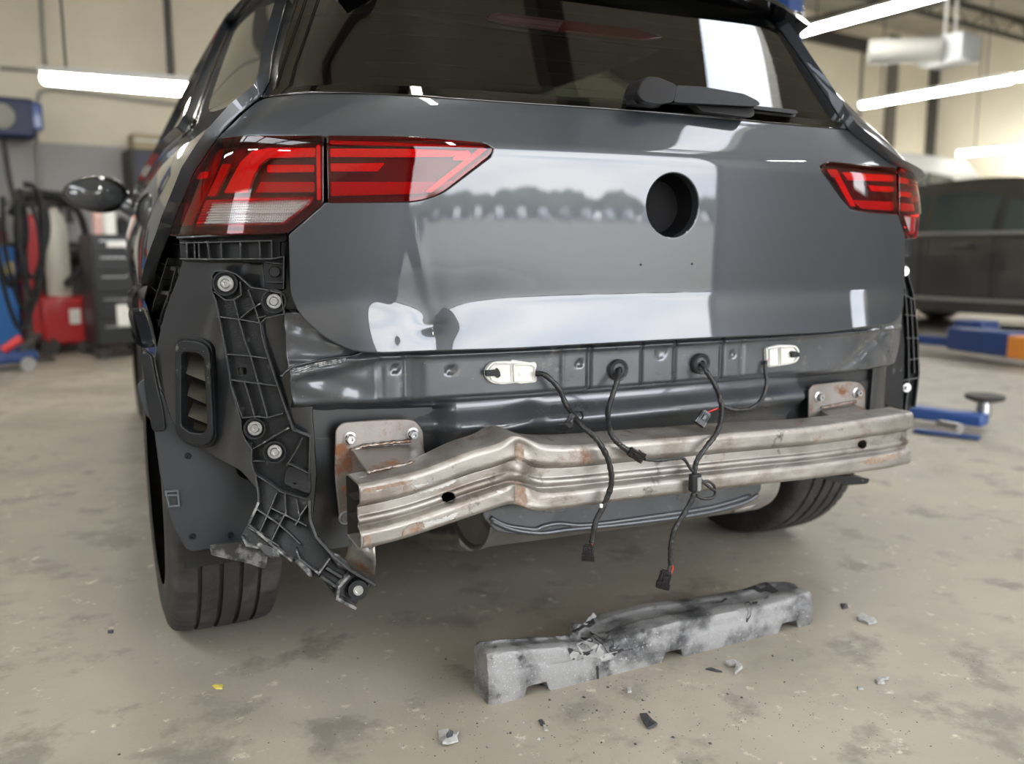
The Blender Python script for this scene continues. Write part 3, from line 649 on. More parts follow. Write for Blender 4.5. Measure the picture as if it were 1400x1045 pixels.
o = lamp('outer_tail_light', [(1230, 231), (1247, 237), (1255, 248), (1257, 290), (1253, 325), (1241, 325), (1229.5, 292)], REDD, [
    ('light_band', [(1231, 242), (1246, 246), (1248, 252), (1231, 250)], REDB, .014, .004),
    ('light_band', [(1231, 262), (1250, 264), (1250, 270), (1231, 268)], REDB, .014, .004),
    ('light_band', [(1231, 278), (1250, 280), (1250, 288), (1232, 288)], REDM, .014, .004),
    ('clear_rib', [(1234, 295), (1252, 297), (1250, 320), (1243, 320)], LAMPW, .008, .003)],
    clear=[(1234, 294), (1251, 296), (1249, 319), (1243, 319)], lab='outer half of the right tail light')
# ================================================================== WIPER
def at_glass(px, py): return BM(*inv(BM, px, py, GLO, GHI))
wp = empty('wiper', (0, 0, 0)); wp.parent = car
def prism_px(name, pts, d0, d1, m, parent, fn=BM, lo=GLO, hi=GHI, bev=.004, r=3):
    """solid whose front outline is seen at pts: d1 out from surface, thickness d1-d0"""
    f = bodymap(-d1); uv = np.array([inv(f, *p, lo, hi) for p in dens(roundpoly(pts, r), 8)]); A = f(uv[:, 0], uv[:, 1]); Bk = bodymap(-d0)(uv[:, 0], uv[:, 1]); n = len(A)
    V = list(A)+list(Bk); Fc = [tuple(range(n)), tuple(range(2*n-1, n-1, -1))]+[(i, (i+1) % n, n+(i+1) % n, n+i) for i in range(n)]
    o = mesh(name, V, Fc, m, parent, smooth=False); b_ = bmesh.new(); b_.from_mesh(o.data); bmesh.ops.recalc_face_normals(b_, faces=b_.faces); b_.to_mesh(o.data); b_.free()
    if bev: bevel(o, bev, 3, 35)
    return o
prism_px('wiper_hub', [(871, 128), (876, 112), (884, 104), (900, 105), (926, 116), (921, 140), (900, 143), (880, 139)], .002, .05, WIPM, wp, r=5)
prism_px('wiper_hub_base', [(866, 134), (874, 127), (900, 134), (905, 146), (868, 143)], .0, .03, WIPM, wp)
prism_px('wiper_cover', [(924, 116), (960, 118), (1018, 128), (1036, 137), (1041, 143), (1030, 146), (920, 140)], .02, .045, WIPM, wp, r=5, bev=.006)
prism_px('wiper_arm', [(946, 140), (1030, 147), (1032, 157), (1026, 161), (960, 152)], .008, .03, BLACKM, wp)
prism_px('wiper_blade', [(1030, 144), (1088, 150), (1092, 154), (1088, 156), (1030, 149)], .012, .024, WIPM, wp, bev=.001)
prism_px('wiper_rubber', [(1024, 149), (1088, 156), (1087, 160), (1024, 153)], .001, .012, RUBBER, wp, bev=0)
# ================================================================== REAR BODY PANEL
GX = [(529, .5), (571, 2.2), (772, .8), (809, .8), (880, .9), (926, .7), (990, 1.), (1017, .6)]
gxs = [(aty(px, 510, .03)[0], w) for px, w in GX]
def rp_y(x, z):
    x = np.asarray(x, float); z = np.asarray(z, float)
    y = .034+.10*x*x+.35*np.abs(x)**8
    lowz = .566-.012*np.clip((x+.1)/.5, -1, 1)*0-.010*sstep(.3, .55, x)
    band = sstep(lowz-.016, lowz+.004, z)                       # top flange band stands proud
    y = y+.045*(1-band)
    y = y-.028*np.exp(-((z-.508)/.020)**2)*(1-band)*sstep(-.56, -.40, x)*sstep(.62, .45, x)   # long swage
    y = y+.03*sstep(.50, .44, z)
    for gx, w in gxs: y = y+(.007 if w < 2 else .012)*np.exp(-((x-gx)/(.0032*(1 if w < 2 else 4.0)))**2)*band
    # alternate panels step in and out a little
    for a, b, d in ((772, 809, .004), (880, 990, .003), (529, 566, .004)):
        xa, xb = aty(a, 510, .03)[0], aty(b, 510, .03)[0]; y = y+d*sstep(xa-.003, xa+.003, x)*(1-sstep(xb-.003, xb+.003, x))*band
    y = y+.010*np.exp(-((z-.650)/.007)**2)*0-.006*np.exp(-((z-.642)/.004)**2)*band
    y = y+.040*sstep(.552, .535, z)*(sstep(-.40, -.44, x)+sstep(.40, .43, x))
    # pressed diagonal at left and right, where the flange turns into the corner
    y = y-.016*np.exp(-((z-.50-.30*(x+.33))/.018)**2)*sstep(-.37, -.34, x)*(1-sstep(-.28, -.22, x))*(1-band)
    # crushed left corner
    c = sstep(-.50, -.62, x); w1 = np.sin(x*70+z*55)*np.sin(z*95-x*30)
    y = y+c*(.0035*w1+.0012*np.sin(z*160+x*60))
    y = y-.020*np.exp(-((z-.635-.22*(x+.62))/.012)**2)*sstep(-.52, -.60, x)
    c2 = sstep(.50, .60, x); y = y+c2*.0012*np.sin(x*60+z*70)
    y = y+.004*np.exp(-((z-.575-.5*(x-.52))/.012)**2)*sstep(.44, .5, x)
    # dimples
    for px, py, r_, d in ((550, 508, .008, .005), (622, 508, .008, .006), (795, 498, .007, .004), (1003, 485, .007, .004), (905, 482, .012, .004)):
        q = aty(px, py, .034); y = y+d*np.exp(-(((x-q[0])**2+(z-q[2])**2)/r_**2)**2)
    return y
def RPM(x, z):
    x = np.asarray(x, float); z = np.asarray(z, float); return np.stack([x, rp_y(x, z), z+0*x], -1)
RLO, RHI = (-.95, .1), (.95, .85)
rpl = np.array([(-.70, .72), (-.695, .60), (-.68, .50), (-.655, .40), (-.60, .36), (-.52, .34), (.55, .34), (.64, .42), (.70, .5), (.745, .62), (.75, .72), (.3, .69), (0, .685), (-.3, .69)])
panel = skin('rear_body_panel', RPM, dens(rpl, .02), BODY, car, res=.006, rim=.01)
mb = MB(); mb.hexa([(-.69, .13, .40), (.70, .13, .40), (.70, 1.9, .40), (-.69, 1.9, .40)], [(-.69, .13, .70), (.70, .13, .70), (.70, .6, .96), (-.69, .6, .96)]); mb.build('boot_inner_body', DARKBODY, car)
mb = MB(); mb.box((0, 1.95, .37), (1.3, 3.2, .06)); mb.build('underbody', BLACKM, car)
mb = MB(); mb.hexa([(-.70, .16, .66), (.72, .16, .66), (.72, .55, .66), (-.70, .55, .66)], [(-.66, .16, 1.0), (.66, .16, 1.0), (.6, .55, 1.0), (-.6, .55, 1.0)]); mb.build('tailgate_inner', BLACKM, car)
# hairline seams and dribbled sealer on panel
def px_tube(name, pts, fn, r, m, parent, off=0., n=6, lo=RLO, hi=RHI, cat=True, sides=6):
    pts = catmull(pts, n) if cat else np.array(pts); uv = np.array([inv(fn, *p, lo, hi) for p in pts]); P = fn(uv[:, 0], uv[:, 1]); N = normals(fn, uv[:, 0], uv[:, 1]); N *= np.sign((N*(CAM-P)).sum(-1, keepdims=True))
    mb = MB(); mb.tube(P+N*off, r, sides); return mb.build(name, m, parent, smooth=True)
px_tube('panel_seam', [(445, 572), (480, 568), (520, 563), (540, 563), (556, 572)], RPM, .0014, DARKBODY, panel)
px_tube('panel_seam', [(384, 516), (400, 503), (440, 493), (480, 488), (498, 481)], RPM, .003, DARKBODY, panel, off=.001)
SCR = mat('bare_scrape', (.50, .50, .49), .5, color2=(.06, .065, .07), vscale=140, lo=.45, hi=.6)
for i, dy_ in enumerate((-4, -1.5, 1, 3.5, 6)): px_tube('scrape_mark', [(394+3*i, 507+dy_), (430, 497+dy_), (470, 490+dy_*.7), (488-6*i, 487+dy_*.5)], RPM, .0011, SCR, panel, off=.0006)
# corner body each side, recessed where the bumper used to sit
def Q(x, z):
    x = np.asarray(x, float); z = np.asarray(z, float); return np.stack([x+0*z, .112+.85*sp(np.abs(x)-.715, .03), z+0*x], -1)
QLO, QHI = (-1.0, .3), (-.50, .95)
qp = [(258, 326), (398, 322), (398, 402), (412, 438), (445, 470), (470, 482), (440, 500), (425, 560), (432, 650), (425, 720), (352, 668), (330, 642), (262, 606), (235, 575), (218, 520), (212, 490), (226, 430), (246, 375)]
ql = g(qp, fn=Q, lo=QLO, hi=QHI, r=10, step=10)
def quarter_y(s, z):
    P = Q(s, z); s = np.asarray(s); return P
vp = [(247, 478), (253, 472), (276, 474), (286, 482), (291, 590), (284, 600), (262, 598), (247, 586)]
vl = g(vp, fn=Q, lo=QLO, hi=QHI, r=6, step=5)
def QD(s, z):
    P = Q(s, z); s = np.asarray(s, float); z = np.asarray(z, float)
    r = 0*s
    P[..., 1] = P[..., 1]-r; P[..., 1] = P[..., 1]+.012*np.exp(-((s+.80-.25*(z-.6))/.022)**2)-.006*np.exp(-((s+.765-.25*(z-.6))/.02)**2); return P
qp_o = skin('rear_corner_panel', QD, ql, mat('corner_panel_paint', (.022, .024, .027), .33, .4, coat=1., coatr=.06, var=.3, vscale=9, rvar=.06), car, res=.012, holes=[vl], rim=.012)
qr = ql*[-1, 1]; skin('rear_corner_panel', Q, qr, bpy.data.materials['corner_panel_paint'], car, res=.02, rim=.012)
# vent with louvres
def grow(P, k): c = P.mean(0); return c+(P-c)*k
def VM(dx, dy): return lambda s_, z_: Q(s_, z_)+np.array([dx, dy, 0.])
vent = skin('body_vent', VM(-.006, -.010), grow(vl, 1.09), BLACKP, car, res=.005, holes=[grow(vl, .90)], rim=.016, rr=.003)
skin('vent_lip', VM(-.002, -.004), grow(vl, 1.17), BLACKP, vent, res=.006, holes=[grow(vl, 1.0)], rim=.010, rr=.002)
skin('vent_back', VM(.010, .050), grow(vl, 1.05), BLACKM, vent, res=.02, rim=0)
LOUV = mat('louvre_plastic', (.085, .078, .062), .45, var=.2, vscale=20)
def vq(px, py, d): f = VM(d*.2, d); return f(*inv(f, px, py, QLO, QHI))
for q in ([(262, 482), (282, 490), (282, 522), (254, 511)], [(262, 519), (283, 530), (283, 553), (256, 541)], [(264, 549), (284, 558), (284, 580), (257, 569)], [(266, 577), (284, 584), (283, 602), (262, 596)]):
    a = [vq(*q[0], .040), vq(*q[1], .040), vq(*q[2], .002), vq(*q[3], .002)]
    mb = MB(); n_ = np.array([-.6, -.4, .5])*.002; mb.hexa(list(a), [p-n_ for p in a]); mb.build('louvre', LOUV, vent)
# ================================================================== BUMPER BRACKETS
# plane-like carrier surface of the bracket: x,z -> y
def KB(off=0.):
    def fn(x, z):
        x = np.asarray(x, float); z = np.asarray(z, float); ax = np.abs(x)
        y = .085+.55*sp(ax-.68, .02)+.06*sstep(.36, .24, z)*0-off
        return np.stack([x+0*z, y, z+0*x], -1)
    return fn
K0 = KB(); KLO, KHI = (-1.0, .1), (-.45, .95)
def kx(P, off=0., fn=None):
    f = fn or KB(off); uv = np.array([inv(f, *p, KLO, KHI) for p in P]); return f(uv[:, 0], uv[:, 1])
def z1(P): return [(x/3.483+180, y/3.483+300) for x, y in P]
def z2(P): return [(x/3.483+180, y/3.483+560) for x, y in P]
bra = empty('bumper_bracket', (0, 0, 0)); bra.parent = car
def flip_parts(src, root):   # mirrored copy for the right side
    pass
plate_px = z1([(392, 262), (402, 248), (450, 246), (500, 262), (545, 300), (572, 325), (640, 335), (712, 352), (728, 450), (640, 470), (618, 500), (640, 620), (700, 800), (745, 930), (770, 1000), (850, 1030)])+z2([(850, 130), (845, 420), (800, 415), (715, 385), (660, 345), (590, 300), (575, 260), (565, 160), (530, 110), (520, 40)])+z1([(520, 930), (480, 800), (455, 650), (440, 600), (400, 380), (388, 340)])
pl = g(plate_px, fn=K0, lo=KLO, hi=KHI, r=8, step=6)
sq = [g(z1([(503, 703), (548, 703), (552, 742), (508, 746)]), fn=K0, lo=KLO, hi=KHI, r=3, step=4)]
base = skin('bracket_plate', K0, pl, BLACKP, bra, res=.006, holes=sq, rim=.004, rr=.001)
NB = np.array([-.25, -.97, .05])
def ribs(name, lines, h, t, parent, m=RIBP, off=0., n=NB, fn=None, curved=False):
    mb = MB()
    for l in lines:
        l = dens(catmull(l, 5) if curved else l, 14, closed=False); wall_strip(mb, kx(l, off, fn), n, h, t)
    o = mb.build(name, m, parent); bevel(o, .0006, 1, 60); return o
# outer wall of the upper bracket follows its outline
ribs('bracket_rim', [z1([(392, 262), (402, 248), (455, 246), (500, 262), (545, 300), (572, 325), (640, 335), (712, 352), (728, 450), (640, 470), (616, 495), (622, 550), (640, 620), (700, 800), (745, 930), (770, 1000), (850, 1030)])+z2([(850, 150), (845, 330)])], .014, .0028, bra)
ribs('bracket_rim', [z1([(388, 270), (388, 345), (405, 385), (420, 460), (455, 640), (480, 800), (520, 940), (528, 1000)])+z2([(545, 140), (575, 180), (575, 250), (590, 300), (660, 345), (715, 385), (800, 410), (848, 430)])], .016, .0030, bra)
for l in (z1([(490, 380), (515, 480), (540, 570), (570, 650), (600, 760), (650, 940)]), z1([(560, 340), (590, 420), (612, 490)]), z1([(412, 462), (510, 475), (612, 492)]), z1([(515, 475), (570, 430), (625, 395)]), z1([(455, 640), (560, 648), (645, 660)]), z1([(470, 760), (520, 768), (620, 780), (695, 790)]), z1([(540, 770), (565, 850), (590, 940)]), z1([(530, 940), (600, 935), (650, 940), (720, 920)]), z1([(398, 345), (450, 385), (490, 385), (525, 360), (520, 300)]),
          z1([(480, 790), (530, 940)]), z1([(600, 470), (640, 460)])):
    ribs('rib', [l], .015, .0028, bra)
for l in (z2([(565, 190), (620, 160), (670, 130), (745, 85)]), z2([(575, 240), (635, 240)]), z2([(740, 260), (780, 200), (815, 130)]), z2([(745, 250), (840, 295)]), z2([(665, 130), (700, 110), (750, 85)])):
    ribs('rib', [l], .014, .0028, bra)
# bosses (raised rings) and bolts
def boss(px, py, r, parent, off=.0, bolt=True, ring=.0028, washer=None, m=BLACKP, nrm=NB, h=.014):
    c = kx([(px, py)], off)[0]; mb = MB(); mb.lathe(c, nrm, [(0, r), (h, r), (h, r-ring), (.004, r-ring*1.3), (.004, 0)], 32); mb.build('bolt_boss', m, parent, smooth=True, auto=35)
    if bolt:
        w = r*.62 if washer is None else washer; mb = MB(); c2 = c+np.array(nrm)*.004
        mb.lathe(c2, nrm, [(0, w), (.002, w), (.0028, w*.92), (.0028, w*.60)], 28); mb.lathe(c2, nrm, [(.002, w*.60), (.0075, w*.55), (.0085, w*.48), (.0085, w*.26), (.005, w*.24), (.005, 0)], 12)
        tag(mb.build('bolt', ZINC, parent, smooth=True, auto=35))
boss(309, 388, .0200, bra, washer=.0135); boss(375, 412, .0200, bra, washer=.0125); boss(349, 585, .0180, bra, washer=.0125); boss(376, 617, .0190, bra, washer=.0125)
# upper rail under the lamp (ladder)
KR = KB(-.01)
railp = z1([(232, 95), (735, 72), (735, 98), (700, 105), (700, 180), (725, 182), (725, 330), (640, 330), (630, 200), (250, 195), (236, 180)])
rail = skin('lamp_rail', KR, g(railp, fn=KR, lo=KLO, hi=KHI, r=3, step=6), BLACKP, car, res=.006, rim=.004)
ribs('rail_lip', [z1([(232, 92), (380, 84), (735, 66)])], .030, .004, rail, off=-.01)
ribs('rail_lip', [z1([(240, 115), (380, 112), (670, 104)])], .018, .003, rail, off=-.01)
ribs('rail_lip', [z1([(240, 190), (380, 192), (670, 190), (728, 180), (726, 330)])], .020, .003, rail, off=-.01)
for x in (268, 305, 325, 365, 430, 520, 612, 668): ribs('rail_rib', [z1([(x, 108), (x+3 if x != 365 else x+12, 190)])], .017, .0028, rail, off=-.01)
c = kx([z1([(682, 250)])[0]], -.01)[0]; mb = MB(); mb.lathe(c, NB, [(0, .009), (.006, .009), (.0075, .008), (.0075, 0)], 24); mb.build('rubber_plug', BLACKP, rail, smooth=True, auto=35)
ribs('rail_rib', [z1([(640, 205), (720, 215)]), z1([(640, 300), (718, 300)])], .008, .0025, rail, off=-.01)
# side ladder along the wing edge
SB = bodymap(.012); SLO, SHI = (-1.6, .45), (-.7, .95)
def sx_(P, off=0., ins=.012):
    f = bodymap(ins-off); uv = np.array([inv(f, *p, SLO, SHI) for p in P]); return f(uv[:, 0], uv[:, 1])
side = empty('side_bumper_guide', (0, 0, 0)); side.parent = car
sp_px = z1([(185, 120), (262, 135), (265, 260), (215, 420), (150, 620), (95, 640), (60, 610), (50, 500), (140, 190)])
f_ = bodymap(.026); skin('guide_plate', f_, g(sp_px, fn=f_, lo=SLO, hi=SHI, r=4, step=6), BLACKP, side, res=.008, rim=.004)
NS_ = np.array([-.75, -.62, .1])
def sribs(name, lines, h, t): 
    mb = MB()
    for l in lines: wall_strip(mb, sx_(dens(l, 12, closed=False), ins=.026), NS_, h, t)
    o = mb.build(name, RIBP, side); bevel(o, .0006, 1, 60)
sribs('guide_rail', [z1([(190, 125), (140, 260), (100, 400), (60, 560), (62, 610)])], .026, .003)
sribs('guide_rail', [z1([(250, 235), (225, 330), (180, 450), (150, 560), (160, 620)])], .020, .003)
sribs('guide_rail', [z1([(215, 190), (180, 300), (140, 420), (95, 570)])], .022, .003)
for a, b in (((150, 255), (185, 290)), ((128, 320), (158, 345)), ((80, 400), (120, 430)), ((60, 490), (105, 520)), ((165, 200), (205, 225))): sribs('guide_rib', [z1([a, b])], .022, .003)
for a, b, c_ in (((165, 350), (215, 355), (213, 395)), ((115, 485), (165, 490), (170, 528)), ((215, 235), (250, 245), (262, 270)), ((90, 605), (150, 610), (160, 640))): sribs('guide_clip', [z1([a, b, c_])], .014, .009)
# lower bracket, broken away, hanging outwards
def LB(x, z, off=0.):   # swings towards the camera as it drops
    x = np.asarray(x, float); z = np.asarray(z, float); return np.stack([x+0*z, .085+.55*sp(np.abs(x)-.68, .02)-.10*sstep(.46, .25, z)-off, z+0*x], -1)
LBf = lambda x, z: LB(x, z)
lbr = empty('broken_lower_bracket', (0, 0, 0)); lbr.parent = car
LLp = z2([(590, 300), (715, 385), (848, 430), (850, 520), (880, 600), (950, 690), (1040, 760), (1150, 820), (1110, 870), (1060, 935), (975, 890), (905, 800), (845, 790), (760, 710), (700, 695), (590, 650), (540, 640), (525, 600), (560, 540), (605, 440)])
LG = lambda P, r=4, step=6: g(P, fn=LBf, lo=(-.95, .1), hi=(-.45, .6), r=r, step=step)
lpl = skin('bracket_plate', LBf, LG(LLp), BLACKP, lbr, res=.006, rim=.004, rr=.001)
def lk(P): uv = np.array([inv(LBf, *p, (-.95, .1), (-.45, .6)) for p in P]); return LBf(uv[:, 0], uv[:, 1])
NL = np.array([-.2, -.95, .12])
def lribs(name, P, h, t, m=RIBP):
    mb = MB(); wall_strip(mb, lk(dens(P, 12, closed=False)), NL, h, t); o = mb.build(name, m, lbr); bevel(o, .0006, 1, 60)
SCUFF = mat('scuffed_black_plastic', (.020, .021, .022), .5, color2=(.20, .20, .195), vscale=30, lo=.40, hi=.52)
lribs('bracket_rim', z2([(845, 430), (850, 520), (880, 600), (960, 690), (1040, 755), (1150, 820)]), .022, .006)
lribs('bracket_rim', z2([(605, 440), (560, 540), (640, 610), (720, 680), (760, 710)]), .018, .005, SCUFF)
lribs('bracket_rim', z2([(590, 300), (605, 400), (605, 440)]), .016, .004)
lribs('bracket_rim', z2([(530, 600), (550, 640), (620, 655), (690, 695), (700, 670)]), .014, .005, SCUFF)
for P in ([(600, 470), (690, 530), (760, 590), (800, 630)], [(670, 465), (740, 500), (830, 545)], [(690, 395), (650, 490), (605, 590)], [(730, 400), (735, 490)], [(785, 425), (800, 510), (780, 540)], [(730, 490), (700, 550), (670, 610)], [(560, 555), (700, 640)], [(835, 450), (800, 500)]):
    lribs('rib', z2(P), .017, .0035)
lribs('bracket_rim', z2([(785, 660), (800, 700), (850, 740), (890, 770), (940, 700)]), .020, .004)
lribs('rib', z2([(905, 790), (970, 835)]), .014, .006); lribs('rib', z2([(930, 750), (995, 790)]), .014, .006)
lribs('bracket_rim', z2([(1030, 780), (985, 830), (975, 885), (1060, 930)]), .024, .006, SCUFF)
c = lk(z2([(1075, 848)]))[0]; mb = MB(); mb.lathe(c, NL, [(0, .017), (.020, .016), (.020, .007), (.006, .006), (.006, 0)], 28); mb.build('screw_boss', BLACKP, lbr, smooth=True, auto=35)
mb = MB(); mb.lathe(c+NL*.019, NL, [(0, .009), (.003, .008), (.003, .0045), (0, .004), (0, 0)], 10); mb.build('torn_metal_insert', ZINC, lbr, smooth=True, auto=35)
for P in ([(780, 720), (850, 790), (842, 760), (800, 715)], [(600, 640), (640, 690), (700, 700), (690, 672), (640, 650)], [(955, 690), (1000, 745), (1035, 750), (1010, 715), (975, 690)]):
    pp_ = z2(P); skin('scuffed_edge', (lambda x, z: LB(x, z, .02)), g(pp_, fn=lambda x, z: LB(x, z, .02), lo=(-.95, .1), hi=(-.45, .6), r=2, step=4), SCUFF, lbr, res=.004, rim=.006)
tab = skin('mounting_tab', (lambda x, z: LB(x, z, .008)), g(z2([(745, 275), (845, 300), (848, 400), (760, 365), (725, 350)]), fn=lambda x, z: LB(x, z, .008), lo=(-.95, .1), hi=(-.45, .7), r=6, step=5), BLACKP, lbr, res=.005, rim=.005, holes=[g(z2([(755, 350), (775, 343), (795, 355), (775, 368)]), fn=lambda x, z: LB(x, z, .008), lo=(-.95, .1), hi=(-.45, .7), r=4, step=3)])
# right side bracket, seen edge on
def RB(off=0.):
    def fn(x, z): x = np.asarray(x, float); z = np.asarray(z, float); return np.stack([x+0*z, .150+.30*sp(x-.79, .01)-off, z+0*x], -1)
    return fn
rb = empty('bumper_bracket', (0, 0, 0)); rb.parent = car
rlo, rhi = (.6, .2), (1.1, .95)
def rg(P, off=0., r=3): return g(P, fn=RB(off), lo=rlo, hi=rhi, r=r, step=5)
skin('bracket_plate', RB(), rg([(1226, 402), (1236, 365), (1240, 362), (1246, 400), (1252, 460), (1254, 520), (1249, 555), (1238, 566), (1222, 556), (1215, 540), (1222, 500)]), BLACKP, rb, res=.006, rim=.01)
mb = MB()
for l in ([(1237, 368), (1246, 400), (1252, 450), (1254, 510), (1249, 555)], [(1234, 388), (1238, 430), (1240, 480), (1240, 520), (1236, 560)], [(1232, 402), (1248, 410)], [(1235, 430), (1250, 432)], [(1237, 462), (1252, 462)], [(1240, 492), (1254, 490)], [(1232, 520), (1254, 516)], [(1243, 410), (1246, 460), (1248, 510)]):
    l = dens(l, 10, closed=False); uv = np.array([inv(RB(), *p, rlo, rhi) for p in l]); wall_strip(mb, RB()(uv[:, 0], uv[:, 1]), (-.55, -.83, .05), .016, .003)
mb.build('rib', mat('highlit_rib_plastic', (.07, .072, .075), .4), rb)  # same plastic as the plate, colour lightened to paint in rib highlights
skin('bracket_plate', RB(.02), rg([(1212, 508), (1224, 478), (1230, 415), (1236, 470), (1234, 560), (1218, 553), (1205, 552)], .02), BLACKP, rb, res=.006, rim=.02)
for px, py in ((1236, 371), (1239, 530)):
    u_ = inv(RB(.01), px, py, rlo, rhi); c = RB(.01)(*u_); mb = MB(); mb.lathe(c, (-.3, -.95, 0), [(0, .012), (.004, .011), (.004, .006), (.010, .006), (.010, 0)], 20); mb.build('bolt', ZINC, rb, smooth=True, auto=35)
skin('lamp_rail', RB(.0), rg([(1232, 328), (1246, 328), (1246, 352), (1236, 352)]), BLACKP, rb, res=.006, rim=.01)
# ================================================================== CRASH BEAM
st = [(480, 660, 752, -.09), (492, 668, 752, -.085), (540, 658, 741, -.075), (600, 640, 722, -.062), (650, 621, 705, -.058), (690, 608, 692, -.060), (703, 602, 690, -.062), (716, 604, 694, -.060), (735, 611, 699, -.057), (760, 614, 698, -.056), (850, 609, 686, -.058), (950, 601, 674, -.058), (1050, 593, 662, -.053), (1120, 587, 654, -.045), (1180, 578, 646, -.030), (1220, 572, 640, -.015), (1246, 568, 634, .0)]
st = st[1:]
# every station is a cut through the beam at one px column
prof = [(.062, 1.02), (.055, 1.05), (.012, 1.045), (.005, 1.035), (.0015, 1.01), (.0, .975), (.0, .78), (.002, .745), (.012, .70), (.015, .67), (.015, .655)]+[(.015, h_) for h_ in np.arange(.635, .50, -.02)]+[(.0135, .49), (.010, .465), (.009, .44), (.010, .415), (.0135, .39), (.015, .365), (.015, .34), (.012, .315), (.002, .275), (.0, .24), (.0, .06), (.004, .02), (.014, .0), (.055, .0), (.062, .03)]
_pf = [prof[0]]
for (a0, a1), (b0, b1) in zip(prof[:-1], prof[1:]):
    if math.hypot(b0-a0, (b1-a1)*.1) > .004: _pf += [(a0+(b0-a0)*.15, a1+(b1-a1)*.15), (a0+(b0-a0)*.85, a1+(b1-a1)*.85)]
    _pf.append((b0, b1))
prof = _pf
SPt = Spline([s_[0] for s_ in st], [s_[1] for s_ in st]); SPb = Spline([s_[0] for s_ in st], [s_[2] for s_ in st])
ts = np.linspace(492, 1246, 330); V = []; n = len(prof); inner = []
ysp = np.array([s_[3] for s_ in st]); xsp = np.array([s_[0] for s_ in st])
secs = []
for t in ts:
    Y = float(Spline(xsp, ysp)(t)); a = aty(t, float(SPt(t)), Y); b = aty(t, float(SPb(t)), Y); x = (a[0]+b[0])/2; zt, zb = a[2], b[2]
    kink = math.exp(-((t-714)/16)**2); k2 = math.exp(-((t-722)/14)**2)
    P = []
    for dy, h in prof:
        d = dy*(1-.45*kink*(dy < .03))
        if dy > .03: d = dy*(1.2+.5*float(sstep(560, 700, t))*(1-float(sstep(1060, 1180, t))))
        dd = .010*kink*math.sin(h*9)+.012*k2*math.exp(-((h-.35)/.18)**2)
        P.append(np.array([x+dd*.3, Y+d+dd, zb+(zt-zb)*h]))
    secs.append(P)
for P in secs: V += P
Fc = []
for i in range(len(ts)-1):
    for j in range(n-1): a = i*n+j; Fc.append((a, a+1, a+1+n, a+n))
    a = i*n; Fc.append((a+n-1, a, a+n, a+n-1+n)) if False else None
Fc = [f for f in Fc if f]
# the two slotted holes: drop the faces inside, pull the border onto the slot
V = np.array(V); Fa = np.array(Fc); Q2 = proj(V)
for px, py, rx, ry in ((613, 681, 9.5, 8.0), (1178, 608, 6.5, 6.5)):
    dd = np.sqrt(((Q2[:, 0]-px)/rx)**2+((Q2[:, 1]-py)/ry)**2); front = np.array([P[1] for P in V]) < 1
    allin = (dd[Fa] < 1).all(1); Fa = Fa[~allin]; bord = np.zeros(len(V), bool); cnt = np.zeros(len(V), int); 
    used = np.unique(Fa); m_ = (dd < 1); m2 = np.zeros(len(V), bool); m2[used] = True
    for i in np.where(m_ & m2)[0]:
        t_ = Q2[i]-[px, py]; t_ = t_/max(dd[i], .05); tgt = np.array([px, py])+t_; V[i] = aty(tgt[0], tgt[1], V[i][1])
Fc = [tuple(f) for f in Fa]
beam = mesh('crash_beam', V, Fc, STEEL, car, auto=50)
beam_bvh = None
from mathutils.bvhtree import BVHTree
beam_bvh = BVHTree.FromPolygons([tuple(v) for v in V], Fc)
sl = beam.modifiers.new('thickness', 'SOLIDIFY'); sl.thickness = .0022; sl.offset = 1
# closed back of the box section and rear wall, so that nothing shows through the holes but dark
mb = MB(); mid = [s_ for i, s_ in enumerate(secs) if i % 6 == 0 or i == len(secs)-1]
for P, P2 in zip(mid[:-1], mid[1:]):
    mb.add([P[0]+[0, .0, 0], P[-1]+[0, .0, 0], P2[-1]+[0, .0, 0], P2[0]+[0, .0, 0]], [(0, 1, 2, 3)])
mb.build('beam_back', mat('dark_steel', (.10, .09, .085), .5, .7), beam)
for h in (.70, .36):    # webs that show in the open left end
    mb = MB()
    for P, P2 in zip(mid[:-1], mid[1:]):
        za = P[-1][2]+(P[1][2]-P[-1][2])*h; zb_ = P2[-1][2]+(P2[1][2]-P2[-1][2])*h
        mb.add([(P[0][0], P[0][1], za), (P[0][0], P[0][1]-.045, za), (P2[0][0], P2[0][1]-.045, zb_), (P2[0][0], P2[0][1], zb_)], [(0, 1, 2, 3)])
    mb.build('beam_web', bpy.data.materials['dark_steel'], beam)
